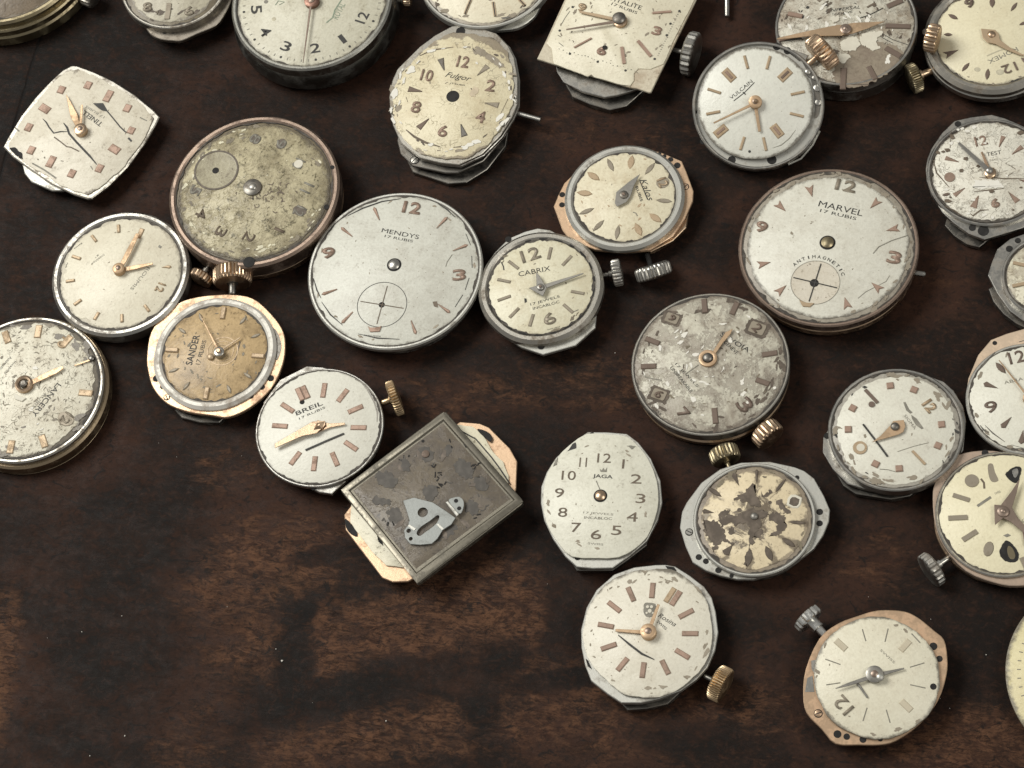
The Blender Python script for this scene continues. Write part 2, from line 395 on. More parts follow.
    def hand2(s, hub, tip, w0, w1, mat=HANDG, name='minute_hand', z=None, tail=0.0, wm=None, sm=0.5):
        z = s.h + .06 if z is None else z
        a = Vector(s.L(*hub, z)); b = Vector(s.L(*tip, z)); d = (b - a); L_ = d.length; d.normalize(); k = s.r(100) / 200 * 1.35
        t = Vector((-d.y, d.x)); pr = [(-tail * k * 2, w0 * .4), (0, w0)] if tail else [(0, w0)]
        if wm is not None: pr.append((L_ * sm, wm))
        pr.append((L_, w1))
        up = [tuple(a + d * u + t * (v * k)) for u, v in pr]; dn = [tuple(a + d * u - t * (v * k)) for u, v in pr]
        m = MB(); m.poly(up + dn[::-1], z - .012, z, 0.005); return m.build(name, mat, s.o, 10)
    def hub(s, p, r, mat=HANDG, z=None, ring=None, pin=None):
        z = s.h + .075 if z is None else z; x, y = s.L(*p, z); r = r * s.r(100) / 100; m = MB()
        m.lathe([(r, s.h + .005), (r, z - .01), (r * .85, z), (r * .5, z + .006), (0, z + .006)], (x, y), 32); o = m.build('hand_hub', mat, s.o)
        if not pin:
            m = MB(); m.lathe([(r * .42, z), (r * .42, z + .014), (r * .25, z + .026), (0, z + .028)], (x, y), 20); m.build('centre_pin', HANDBR, o)
        else:
            m = MB(); m.lathe([(r * .5, z), (r * .5, z + .03), (r * .35, z + .045), (0, z + .045)], (x, y), 24); m.build('centre_pin', pin, o)
    def bore(s, p, r, mat=DARK):
        x, y = s.L(*p); r = r * s.r(100) / 100
        m = MB(); m.lathe([(r, s.h - .01), (r, s.h + .003)], (x, y), 32); o = m.build('centre_hole', HOLE, s.o)
        m = MB(); x2, y2 = x, y; m.lathe([(r * .78, s.h - .005), (r * .78, s.h + .02), (r * .55, s.h + .04), (r * .25, s.h + .05), (0, s.h + .052)], (x2, y2), 28); m.build('cannon_pinion', mat, o)
    def crown(s, p, q, diam, thick, z, mat=GOLD, stem=None, teeth=26, stemmat=DARK, stem_r=0.045, pitch=0.0):
        """crown centred on zoom p at world-ish local height z, axis pointing from q to p; diam and thick in zoom px; stem end zoom point"""
        k = s.r(100) / 100; c = Vector((*s.L(*p, z), z)); q_ = Vector((*s.L(*q, z), z)); d = c - q_; d.z = 0; d.normalize()
        dl = d.copy(); d.z = math.sin(math.radians(pitch)); d.normalize()
        r = diam * k / 2; t = thick * k; m = MB(); teeth = max(14, teeth + int(s.seed) % 7 - 3)
        pr = [(-t / 2, r * .45, 0), (-t / 2, r * .86, 0), (-t * .42, r * .95, 1), (-t * .30, r, 1), (t * .30, r, 1), (t * .40, r * .95, 1), (t * .46, r * .84, 0), (t * .5, r * .6, 0), (t * .54, r * .3, 0)]
        m.axis(c, d, pr, teeth=teeth, depth=r * .075); o = m.build('crown', mat, s.o, 25)
        if stem:
            e = Vector((*s.L(*stem, z), z)); e = c - dl * (c - e).length
            m = MB(); L_ = (c - e).length
            m.axis(e, d, [(0, stem_r * .8, 0), (0.02, stem_r, 0), (L_ * .55, stem_r, 0), (L_ * .55 + .01, stem_r * 1.5, 0), (L_ - t * .4, stem_r * 1.5, 0)], n=20); m.build('stem', stemmat, o)
        return o

def densify(pts, step):
    out = []
    for i in range(len(pts)):
        a, b = Vector(pts[i]), Vector(pts[(i + 1) % len(pts)]); n = max(1, int((b - a).length / step))
        out += [tuple(a.lerp(b, q / n)) for q in range(n)]
    return out
def smooth_poly(pts): return pts
def catmull(pts, n=6):
    out = []; m = len(pts)
    for i in range(m):
        p0, p1, p2, p3 = (Vector(pts[(i + k) % m]) for k in (-1, 0, 1, 2))
        for q in range(n):
            t = q / n
            out.append(tuple(0.5 * ((2 * p1) + (p2 - p0) * t + (2 * p0 - 5 * p1 + 4 * p2 - p3) * t * t + (3 * p1 - p0 - 3 * p2 + p3) * t ** 3)))
    return out
_fonts = {}
def textmesh(parent, t, a, d, hh, z, raise_, mat, name, bold=0.0, shear=0.0, space=1.0):
    cu = bpy.data.curves.new('txt', 'FONT'); cu.body = t; cu.offset = 0.0 if 'M' in t or 'W' in t else bold * .5; cu.shear = shear; cu.space_character = space
    cu.resolution_u = 3
    to = bpy.data.objects.new('txt', cu); me = bpy.data.meshes.new_from_object(to)
    bpy.data.objects.remove(to); bpy.data.curves.remove(cu)
    xs = [v.co.x for v in me.vertices]; ys = [v.co.y for v in me.vertices]
    x0, x1, y0, y1 = min(xs), max(xs), min(ys), max(ys); L_ = d.length; dn = d.normalized(); up = Vector((-dn.y, dn.x))
    import bmesh
    b = bmesh.new(); b.from_mesh(me)
    bmesh.ops.remove_doubles(b, verts=b.verts, dist=1e-4)
    if raise_ > 0.005:
        r = bmesh.ops.extrude_face_region(b, geom=b.faces[:]); top = [g for g in r['geom'] if isinstance(g, bmesh.types.BMVert)]
        for v in b.verts: v.co.z = 0
        for v in top: v.co.z = 1
    else:
        for v in b.verts: v.co.z = 1
    sx = L_ / max(1e-6, x1 - x0); sy = hh / max(1e-6, y1 - y0)
    for v in b.verts:
        u = (v.co.x - x0) * sx; w = (v.co.y - (y0 + y1) / 2) * sy
        v.co = Vector((a.x + dn.x * u + up.x * w, a.y + dn.y * u + up.y * w, z - .006 + v.co.z * (raise_ + .006)))
    bmesh.ops.recalc_face_normals(b, faces=b.faces)
    b.to_mesh(me); b.free(); me.materials.clear(); me.materials.append(mat); me.name = name
    o = bpy.data.objects.new(name, me); C.objects.link(o); o.parent = parent
    return o

# ------------------------------------------------------------------ the table
def build_table():
    m = MB(); S = 60
    m.poly([(-S, -S), (S, -S), (S, S), (-S, S)], -2.5, 0.0)
    mat, nt, b = new_mat('worn_dark_wood'); n = N(nt)
    gx = (hit(700, 400) - hit(300, 400)); ga = math.atan2(gx.y, gx.x)
    tc = n.node('ShaderNodeTexCoord')
    rot = n.node('ShaderNodeMapping', vector_type='POINT'); n.link(tc.outputs['Object'], rot.inputs['Vector'])
    rot.inputs['Rotation'].default_value = (0, 0, -ga + 0.08)
    P_ = rot.outputs[0]
    def sc_(s3, loc=(0, 0, 0), src=P_):
        k = n.node('ShaderNodeMapping'); n.link(src, k.inputs['Vector']); k.inputs['Scale'].default_value = s3; k.inputs['Location'].default_value = loc
        return k.outputs[0]
    grain = n.noise(sc_((0.8, 2.4, 1)), 1.7, 9, 0.70, 1.3)
    fineg = n.noise(sc_((2.2, 6, 1)), 3.0, 7, 0.7, 0.8)
    mott = n.noise(sc_((1, 1.3, 1), (3, 1, 0)), 2.6, 8, 0.7, 0.5)
    bigp = n.noise(sc_((0.7, 1.0, 1), (8, 2, 0)), 0.55, 5, 0.6, 0.3)
    vert = n.noise(sc_((2.4, 0.5, 1), (1, 5, 0)), 0.9, 5, 0.6, 0.4)
    # worn areas and dark stains where the photo has them
    def blob(px, py, rx, ry, src=tc.outputs['Object'], ang=0.0):
        c = hit(px, py); k = n.node('ShaderNodeMapping', vector_type='TEXTURE'); n.link(src, k.inputs['Vector'])
        k.inputs['Location'].default_value = (c.x, c.y, 0); k.inputs['Rotation'].default_value = (0, 0, ga + ang)
        k.inputs['Scale'].default_value = (rx / 56, ry / 56, 1000)
        l = n.node('ShaderNodeVectorMath', operation='LENGTH'); n.link(k.outputs[0], l.inputs[0])
        return n.step(l.outputs['Value'], 0.25, 1.25, 1, 0)
    def union(lst):
        o = None
        for q in lst:
            v = blob(*q[:4], ang=q[4] if len(q) > 4 else 0); v = n.math('MULTIPLY', v, q[5]) if len(q) > 5 else v
            o = v if o is None else n.math('MAXIMUM', o, v)
        return o
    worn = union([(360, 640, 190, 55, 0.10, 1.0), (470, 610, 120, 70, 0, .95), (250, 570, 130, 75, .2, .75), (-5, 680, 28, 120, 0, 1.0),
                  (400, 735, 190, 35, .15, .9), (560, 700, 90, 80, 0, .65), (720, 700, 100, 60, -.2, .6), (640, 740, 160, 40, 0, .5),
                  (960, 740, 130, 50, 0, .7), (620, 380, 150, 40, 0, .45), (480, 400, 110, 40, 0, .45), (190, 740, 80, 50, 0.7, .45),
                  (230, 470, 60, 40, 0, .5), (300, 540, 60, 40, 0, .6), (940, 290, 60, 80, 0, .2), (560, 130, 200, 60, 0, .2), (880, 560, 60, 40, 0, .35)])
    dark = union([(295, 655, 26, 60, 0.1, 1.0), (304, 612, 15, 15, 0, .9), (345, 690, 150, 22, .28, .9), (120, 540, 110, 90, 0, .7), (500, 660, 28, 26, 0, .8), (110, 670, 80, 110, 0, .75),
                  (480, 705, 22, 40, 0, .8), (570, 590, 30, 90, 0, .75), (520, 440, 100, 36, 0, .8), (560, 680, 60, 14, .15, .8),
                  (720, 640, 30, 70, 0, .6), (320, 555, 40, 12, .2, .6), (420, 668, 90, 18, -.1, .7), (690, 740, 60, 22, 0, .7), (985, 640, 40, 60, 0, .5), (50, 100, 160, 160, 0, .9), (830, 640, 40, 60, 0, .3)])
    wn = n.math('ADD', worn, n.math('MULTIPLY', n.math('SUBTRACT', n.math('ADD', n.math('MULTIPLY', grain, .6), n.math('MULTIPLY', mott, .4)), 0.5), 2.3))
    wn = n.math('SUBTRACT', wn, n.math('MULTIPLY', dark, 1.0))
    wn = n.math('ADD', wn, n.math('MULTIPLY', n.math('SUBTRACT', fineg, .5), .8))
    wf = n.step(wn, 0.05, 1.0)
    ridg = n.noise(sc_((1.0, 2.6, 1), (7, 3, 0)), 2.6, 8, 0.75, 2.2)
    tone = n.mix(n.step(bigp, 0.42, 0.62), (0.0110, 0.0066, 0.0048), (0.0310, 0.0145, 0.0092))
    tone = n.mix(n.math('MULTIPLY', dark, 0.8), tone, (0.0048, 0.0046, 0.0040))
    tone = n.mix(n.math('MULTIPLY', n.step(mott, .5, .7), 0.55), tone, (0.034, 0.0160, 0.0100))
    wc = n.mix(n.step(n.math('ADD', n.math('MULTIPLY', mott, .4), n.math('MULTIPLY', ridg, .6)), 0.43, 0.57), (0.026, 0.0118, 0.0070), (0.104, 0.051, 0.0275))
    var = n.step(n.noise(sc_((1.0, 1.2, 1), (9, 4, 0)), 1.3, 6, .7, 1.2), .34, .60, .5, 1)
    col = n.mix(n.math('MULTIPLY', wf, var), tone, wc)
    fm = n.noise(sc_((1, 1.3, 1), (2, 9, 0)), 7, 7, 0.75, 0.9)
    col = n.mix(n.math('MULTIPLY', n.step(fm, .5, .66), 0.45), col, (0.040, 0.0185, 0.0115))
    col = n.mix(n.math('MULTIPLY', n.step(fm, .5, .36), 0.55), col, (0.0065, 0.0052, 0.0045))
    kn = n.noise(sc_((1.2, 1.8, 1), (5, 6, 0)), 2.4, 5, 0.65, 1.5)
    col = n.mix(n.math('MULTIPLY', n.step(kn, .57, .66), 0.75), col, (0.007, 0.006, 0.0055))
    crackv = n.noise(sc_((0.5, 2.6, 1), (4, 4, 0)), 1.6, 5, 0.6, 1.2)
    ck = n.math('MULTIPLY', n.math('MULTIPLY', n.step(n.math('ABSOLUTE', n.math('SUBTRACT', crackv, 0.5)), 0.0, 0.018, 1, 0), n.step(vert, .42, .6)), n.math('ADD', .25, n.math('MULTIPLY', wf, .75)))
    col = n.mix(n.math('MULTIPLY', ck, 0.7), col, (0.008, 0.006, 0.005))
    # plank seam in the upper left
    a_, b_ = hit(42, 30), hit(2, 170); dd = (b_ - a_).normalized(); sx = n.node('ShaderNodeSeparateXYZ'); n.link(tc.outputs['Object'], sx.inputs[0])
    dist = n.math('ADD', n.math('MULTIPLY', n.math('SUBTRACT', sx.outputs[0], a_.x), -dd.y), n.math('MULTIPLY', n.math('SUBTRACT', sx.outputs[1], a_.y), dd.x))
    dist = n.math('ADD', dist, n.math('MULTIPLY', n.math('SUBTRACT', mott, .5), .12))
    seam = n.step(n.math('ABSOLUTE', dist), 0.0, 0.05, 1, 0)
    col = n.mix(n.math('MULTIPLY', seam, .7), col, (0.004, 0.004, 0.004))
    n.link(col, b.inputs['Base Color'])
    n.link(n.step(mott, .3, .7, .5, .72), b.inputs['Roughness'])
    b.inputs['Specular IOR Level'].default_value = 0.10
    h = n.math('ADD', n.math('MULTIPLY', grain, .8), n.math('ADD', n.math('MULTIPLY', fineg, .35), n.math('MULTIPLY', mott, .5)))
    h = n.math('SUBTRACT', h, n.math('ADD', n.math('MULTIPLY', ck, .5), n.math('MULTIPLY', seam, 1.0)))
    n.bump(b, h, 0.32, 0.05)
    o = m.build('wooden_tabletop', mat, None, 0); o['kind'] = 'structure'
    o['label'] = 'dark worn wooden tabletop with scuffed brown patches'
    # dust
    rnd = random.Random(4); m = MB()
    spots = [(282, 661, 1.0), (125, 736, .7), (82, 632, .5), (276, 649, .5), (386, 721, .6), (90, 756, .5), (122, 616, .5), (553, 30, .5), (986, 655, .6), (615, 353, .5), (408, 352, .4)]
    spots += [(rnd.uniform(0, 1024), rnd.uniform(420, 768), rnd.uniform(.2, .38)) for _ in range(18)]
    for px, py, r in spots:
        p = hit(px, py); r = r * .022; a = [rnd.uniform(.6, 1.2) for _ in range(6)]
        m.poly([(p.x + r * a[i] * math.cos(i * PI / 3), p.y + r * a[i] * math.sin(i * PI / 3)) for i in range(6)], 0.001, 0.001 + r, r * .3)
    d = m.build('dust', flat('pale_dust', (0.4, 0.38, 0.34)), None, 0); d['kind'] = 'stuff'; d['label'] = 'pale dust specks on the dark wood'
build_table()

# ------------------------------------------------------------------ the movements
def square_white():
    w = Watch('square cream dial with bulging sides, rosy block markers and long black cracks', (0, 40, 4.8), (385, 440), (245, 585), 0.36, name='watch_movement')
    w.body(w.r(270), 0.0, .27, DARK)
    w.plate([(108, 600), (118, 640), (150, 680), (250, 722), (300, 722), (420, 700), (560, 560), (500, 300), (250, 250), (120, 450)], .27, .06, PALE)
    pts = [(345, 122), (372, 124), (455, 155), (545, 198), (645, 262), (735, 335), (765, 368), (745, 410), (690, 500), (610, 610), (520, 700), (440, 760), (420, 762), (350, 740), (245, 690), (150, 625), (60, 560), (15, 512), (40, 465), (100, 365), (170, 275), (240, 200), (300, 145)]
    w.plate(pts, .335, .06, RIM, 'dial_plate', .02)
    ins = [(385 + (x - 385) * .955, 440 + (y - 440) * .955) for x, y in pts]
    w.dial(1, dialmat('paint_square', (.67, .63, .54), seed=w.seed, blotch=.22, speck=.25, edge=.9, edgecol=(.24, .21, .17), R=1.62, e0=.86), .05, pts=ins)
    for x, y, L_ in [(295, 240, 40), (423, 218, 40), (520, 270, 62), (612, 328, 40), (630, 435, 36), (550, 525, 50), (478, 617, 42), (345, 642, 42), (245, 585, 60), (150, 530, 42), (138, 420, 42), (215, 330, 54)]:
        if (x, y) in ((550, 525), (215, 330)): w.at('bar', (x, y), 54, 38, MARK, (x + 20, y + 12))
        else: w.at('bar', (x, y), L_, 33, MARK, (x + 11, y - 20))
    w.strip([(205, 378), (222, 395), (235, 418), (258, 447), (290, 440), (325, 440)], 7, taper=True); w.strip([(305, 398), (322, 420), (332, 450), (365, 488), (400, 525), (430, 556), (465, 598)], 10, taper=True)
    w.strip([(260, 466), (290, 488), (320, 512), (340, 515), (380, 535)], 6, BROWNINK); w.strip([(505, 330), (540, 372), (575, 415), (600, 440), (612, 445)], 6)
    w.patch([(446, 304), (495, 303), (520, 345), (488, 338), (470, 325)], INK, 'crack'); w.strip([(616, 470), (632, 487)], 9)
    w.patch([(45, 520), (70, 515), (100, 540), (112, 575), (80, 558)], HOLE, 'chipped_corner', jag=.02)
    w.strip([(155, 592), (210, 622), (270, 664)], 7, GREY); w.strip([(672, 372), (705, 388)], 5, GREY); w.strip([(72, 420), (92, 438)], 6, GREY); w.strip([(435, 605), (445, 622)], 4, GREY)
    w.text('TINELL', (488, 408), (398, 345), 24, INK, bold=.02); w.text('17 RUBIS', (500, 372), (412, 318), 12, GREY)
    w.hand2((384, 442), (318, 262), 9, 2, HANDG, 'hour_hand', wm=25, sm=.45); w.hand2((384, 442), (393, 310), 12, 7, HANDG, 'minute_hand', z=w.h + .08)
    w.hub((384, 425), 30, COPPER, z=w.h + .13)
    w.flakes(26, 1.02, STAINPLATE, .3, .98, .02, seed=5)

def two_tone_left():
    w = Watch('round cream dial in steel rim left of the brown pocket dial, two gold hands', (0, 200, 2.743), (330, 201), (440, 240), 0.42)
    R = w.r(170); w.body(w.r(176), 0, .33, STEEL)
    w.ring(w.r(187), R * .985, .2, .44, STEEL); w.ring(w.r(183), w.r(172), .10, .22, STEEL, 'lower_rim')
    w.dial(R, dialmat('paint_left_cream', (.70, .66, .55), seed=w.seed, blotch=.15, speck=.12, edge=.15, R=R, rough=.42))
    w.ticks('bar', R * .80, w.r(24), w.r(8), MARKG, [1, 2, 3, 4, 5, 7, 8], .028)
    w.ticks('bar', R * .80, w.r(26), w.r(9), MARKG, [6], .028)
    w.at('bar', (385, 92), 30, 13, MARKG, (395, 70)); w.at('leaf', (457, 184), 26, 12, MARKG)
    w.num('12', (440, 241), 26, 22, MARKG, None, .02)
    w.text('ROUMIS', (409, 186), (360, 246), 9.5, GREY, bold=.03); w.text('Incabloc', (286, 150), (252, 176), 6, GREY); w.text('18', (262, 158), (270, 150), 4, GREY)
    w.text('Swiss', (225, 118), (204, 134), 4, INK); w.text('Made', (185, 172), (181, 186), 4, INK)
    w.patch([(437, 123), (444, 128), (440, 133), (434, 129)], GREY, 'bare_spot')
    w.hand2((327, 191), (378, 92), 9, 8, HANDG, 'minute_hand', wm=11, z=w.h + .09); w.hand2((327, 193), (419, 174), 10, 4, HANDG, 'hour_hand', wm=9)
    w.hub((324, 186), 16, HANDG, z=w.h + .13)
    w.disc((448, 352), 5, DARK, 'crown_tube', .2)
    w.holes([(293, 354, 4)], .225)
    w.flakes(16, w.r(160), MARKS, .3, .95, .014)

def flaked_left():
    w = Watch('round flaking white dial in double gold rim, cut by the left edge', (0, 310, 4.517), (112, 356), (300, 490), 0.42)
    R = w.r(335); w.body(w.r(350), 0, .3, BRASS)
    w.ring(w.r(352), w.r(333), .26, .42, RIM, 'rim'); w.ring(w.r(366), w.r(340), .05, .30, DULLGOLD, 'case_rim'); w.ring(w.r(362), w.r(340), 0, .03, DULLGOLD, 'lower_rim')
    w.dial(w.r(333), DARKPLATE, name='dial_plate', z=.405)
    w.dial(R * .985, dialmat('paint_flaked', (.72, .69, .59), seed=w.seed, blotch=.3, speck=.6, speckcol=(.14, .12, .085), edge=.8, R=R, e0=.93, crack=.9), .12)
    w.ticks('bar', R * .83, w.r(62), w.r(30), MARKG, [1, 2, 3, 4, 5, 6, 7, 8, 9, 11]); 
    w.num('10', (285, 150), 50, 42, MARKG, None, .02, .05); w.at('blob', (298, 492), 84, 66, MARKS, hgt=.01)
    w.num('12', (300, 490), 50, 44, MARKS, None, .02, .04)
    w.text('LANCERY', (268, 335), (150, 478), 26, INK, bold=.02); w.text('17 RUBIS', (228, 350), (150, 440), 15, GREY)
    w.text('Automatic', (50, 212), (2, 268), 14, INK); w.text('Incabloc', (70, 232), (22, 290), 10, INK)
    w.hand2((118, 338), (285, 258), 16, 9, HANDG, 'hour_hand', wm=20, sm=.8); w.hand2((335, 251), (415, 222), 5, 6, HANDG, 'minute_hand', z=w.h + .04)
    w.disc((415, 221), 13, DARK, 'loose_pin', w.h, .04, .02)
    x, y = w.L(112, 340); m = MB(); r1 = w.r(40); m.lathe([(r1 * .6, w.h), (r1 * .6, w.h + .07), (r1 * .8, w.h + .085), (r1, w.h + .07), (r1, w.h)], (x, y), 40, True); m.build('hand_hub', COPPER, w.o)
    m = MB(); m.lathe([(r1 * .42, w.h), (r1 * .42, w.h + .09), (r1 * .25, w.h + .11), (0, w.h + .11)], (x, y), 28); m.build('centre_pin', DARK, w.o)
    w.patch([(60, 375), (90, 390), (120, 400), (100, 415), (70, 405)], CREAMPAINT, 'lifted_paint', th=.02, bev=.006)
    w.holes([(455, 312, 9), (427, 462, 12)], .303)
    w.flakes(60, w.r(330), DARKPLATE, .84, .99, .07); w.flakes(90, w.r(320), STAINPLATE, .15, .9, .03, seed=4); w.flakes(40, w.r(320), CREAM3, .3, .97, .04, .010, 'lifted_paint', seed=8)

def brown_pocket():
    w = Watch('large tarnished greenish dial with round seconds dial in worn brown pocket case', (150, 100, 3.84), (400, 350), (575, 428), 0.62, cat='pocket watch movement', name='pocket_watch_movement')
    R = w.r(292); w.body(w.r(312), 0, .5, BROWNRIM); w.ring(w.r(325), w.r(300), .3, .65, BROWNRIM, 'case_rim'); w.ring(w.r(320), w.r(300), .12, .28, COPPER, 'lower_rim')
    w.dial(w.r(297), STAINPLATE, name='dial_plate', z=.605)
    w.dial(R, dialmat('paint_brown_pocket', (.49, .44, .30), (.19, .16, .095), seed=w.seed, blotch=.75, speck=.75, speckcol=(.09, .08, .045), edge=.7, edgecol=(.14, .12, .08), R=R, e0=.94, crack=.4, peel=.3, peelcol=(.27, .23, .15), radial=.3, radcol=(.2, .165, .1)), .035)
    sx, sy = w.L(255, 270); r = w.r(83); m = MB(); m.lathe([(r, w.h - .01), (r, w.h + .008), (r * .97, w.h + .012), (r * .94, w.h + .006), (r * .9, w.h + .004), (0, w.h + .004)], (sx, sy), 60)
    m2 = MB(); m2.lathe([(r * 1.03, w.h - .01), (r * 1.03, w.h + .012), (r * .95, w.h + .012), (r * .95, w.h - .01)], (sx, sy), 60, True); m2.build('seconds_ring', STAIN, w.o)
    m.build('seconds_dial', dialmat('seconds_dial_paint', (.36, .33, .235), (.17, .14, .09), seed=3, blotch=.8, speck=.5, R=9), w.o); w.disc((252, 271), 13, HOLE, 'seconds_hole', w.h + .004, .004)
    for t, p in [('12', (575, 428)), ('1', (497, 500)), ('2', (380, 527)), ('3', (272, 506)), ('4', (198, 437)), ('5', (175, 348)), ('8', (405, 150)), ('9', (503, 168)), ('10', (570, 245)), ('11', (603, 338))]:
        w.num(t, p, 40 if t not in '1' else 12, 44, BROWNINK if t in ('1', '2', '3', '4') else GREY, None, .006, .03)
    for p, a in [((405, 150), 30), ((503, 168), 30), ((570, 245), 24), ((575, 425), 36), ((175, 348), 24)]: w.at('blob', p, a * 1.7, a * 1.3, STAIN, hgt=.003, name='tarnish_spot')
    w.disc((570, 245), 17, CREAMPAINT, 'tarnish_spot', w.h + .004, .004)
    rnd = random.Random(2)
    for i in range(26):
        x, y = 470 + rnd.gauss(0, 38), 370 + rnd.gauss(0, 30); a = rnd.uniform(0, 6.3); l = rnd.uniform(8, 22)
        w.strip([(x, y), (x + l * .5 * math.cos(a), y + l * .5 * math.sin(a)), (x + l * math.cos(a + .6), y + l * math.sin(a + .6))], 4, BROWNINK, 'scratch')
    w.disc((394, 337), 35, DARK, 'centre_boss', w.h, .03, .03); w.disc((394, 333), 14, STEEL, 'centre_pin', w.h + .055, .01, .02); w.strip([(394, 370), (396, 383)], 5, HOLE, 'scratch')
    m = MB(); 
    w.crown((197, 683), (245, 610), 92, 34, .22, COPPER, (245, 610), 22)
    w.holes([(700, 258, 8), (678, 410, 10), (380, 622, 22)], .655)
    w.flakes(110, w.r(290), STAINPLATE, .82, .98, .045, inner=.35); w.flakes(80, w.r(288), PALEFLAKE, .84, .98, .035, .006, 'lifted_paint', seed=4)

def rose_sander():
    w = Watch('golden brown dial in white ring on rose gold plate, fluted crown above it', (130, 250, 4.265), (362, 440), (188, 428), 0.42)
    R = w.r(232); w.body(w.r(240), 0, .3, DARK)
    w.plate(catmull([(72, 455), (90, 350), (150, 270), (215, 222), (290, 200), (360, 192), (440, 190), (520, 205), (585, 255), (645, 330), (662, 400), (650, 490), (600, 590), (510, 672), (420, 712), (350, 705), (250, 690), (160, 655), (100, 590), (78, 520)], 4), .36, .07, ROSE)
    w.plate([(190, 680), (220, 715), (300, 735), (380, 735), (420, 700), (300, 640)], .12, .12, DARK, 'lower_plate')
    w.patch(catmull([(600, 330), (625, 345), (645, 400), (640, 440), (625, 470), (612, 430), (612, 380)], 4), DARK, 'plate_cutout', .361)
    w.ring(w.r(260), R * .97, .3, .45, WHITERING, 'white_ring', .015)
    w.dial(R, dialmat('paint_sander', (.50, .365, .205), (.24, .17, .09), seed=w.seed, blotch=.55, speck=.35, speckcol=(.12, .08, .04), edge=.35, edgecol=(.16, .11, .06), R=R, e0=.92, rough=.38))
    w.ticks('bar', R * .80, w.r(54), w.r(20), MARKG, [3, 6, 9, 12], .035); w.ticks('lens', R * .79, w.r(48), w.r(15), MARKS, [1, 2, 4, 5, 7, 8, 10, 11], .02)
    w.text('SANDER', (250, 490), (285, 362), 30, INK, bold=.03); w.text('17 RUBIS', (288, 488), (318, 385), 18, INK)
    x, y = w.L(395, 432); 
    for r in (30, 48, 66): m = MB(); q = w.r(r); m.lathe([(q, w.h - .01), (q, w.h + .006), (q * .94, w.h + .006), (q * .94, w.h - .01)], (x, y), 40, True); m.build('centre_ring', MARKG, w.o)
    w.hand2((378, 432), (300, 278), 8, 2, HANDG, 'minute_hand', z=w.h + .1); w.hand2((378, 432), (470, 372), 8, 4, MARKG, 'hour_hand'); w.strip([(470, 390), (448, 470)], 6, BROWNINK)
    w.hub((378, 432), 22, STEEL, z=w.h + .14, pin=COPPER); w.disc((345, 458), 14, MARKG, 'centre_pin', w.h, .04, .02)
    w.crown((437, 112), (437, 200), 165, 72, .34, COPPER, (432, 192), 30, stem_r=.07)
    w.holes([(112, 548, 15), (140, 583, 12), (600, 547, 14), (562, 584, 13), (515, 622, 13)], .361); w.screw((157, 628), 12, .361, COPPER)
    w.flakes(50, w.r(228), STAINPLATE, .5, .98, .035, inner=.4)

def mendys():
    w = Watch('large white dial with copper darts and crossed seconds circle, beside the brown pocket dial', (300, 180, 4.268), (405, 384), (478, 118), 0.50)
    R = w.r(366); w.body(w.r(340), 0, .42, STEEL); w.ring(w.r(372), w.r(356), .40, .505, PALE, 'rim')
    w.dial(w.r(358), dialmat('paint_mendys', (.60, .60, .55), (.40, .38, .32), seed=w.seed, blotch=.3, speck=.16, edge=.15, R=R, e0=1.0, rough=.42))
    k = w.r(100) / 100
    w.ticks('dart', R * .79, 70 * k, 15 * k, MARK, [1, 2, 4, 5, 7, 8, 10, 11], .02)
    w.num('12', (478, 119), 78, 56, MARKB2, None, .02, .05); w.num('3', (680, 406), 56, 52, MARKB2, (680, 300), .02, .05); w.num('9', (122, 312), 56, 52, MARKB2, (122, 200), .02, .05)
    w.patch([(290, 625), (300, 632), (335, 630), (348, 624), (340, 648), (300, 650)], MARK, 'hour_marker', th=.02, bev=.005)
    for pts in [[(430, 80), (350, 92), (270, 120), (205, 152)], [(590, 102), (630, 128), (660, 158)], [(708, 230), (728, 278)], [(733, 325), (735, 375)], [(722, 418), (705, 470)], [(695, 490), (662, 542)], [(150, 185), (118, 225)], [(80, 280), (62, 340)], [(58, 420), (72, 470), (90, 505)], [(92, 520), (130, 575), (182, 620)], [(248, 657), (330, 675), (425, 680)]]:
        w.strip(pts, 6, INK, 'minute_track', taper=True)
    w.text('MENDYS', (350, 214), (508, 244), 20, INK, bold=.02); w.text('17 RUBIS', (362, 239), (482, 262), 12, INK); w.text('SWISS MADE', (272, 662), (345, 668), 6, INK)
    sx, sy = w.L(350, 532); r = w.r(106); m = MB(); m.lathe([(r, w.h - .01), (r, w.h + .003), (r * .975, w.h + .003), (r * .975, w.h - .01)], (sx, sy), 72, True); m.build('seconds_ring', INK, w.o)
    w.strip([(373, 452), (328, 615)], 4, BROWNINK, 'seconds_cross'); w.strip([(258, 518), (442, 548)], 4, BROWNINK, 'seconds_cross'); w.disc((349, 533), 13, HOLE, 'seconds_hole')
    w.bore((402, 362), 31, STEEL); w.patch([(566, 520), (585, 518), (590, 545), (572, 540)], BROWNINK, 'chip')
    w.strip([(650, 318), (628, 350), (622, 370)], 3, GREY, 'scratch')
    w.flakes(20, w.r(352), MARKS, .9, .99, .04); w.flakes(34, w.r(340), MARKS, .2, .9, .012, seed=3)

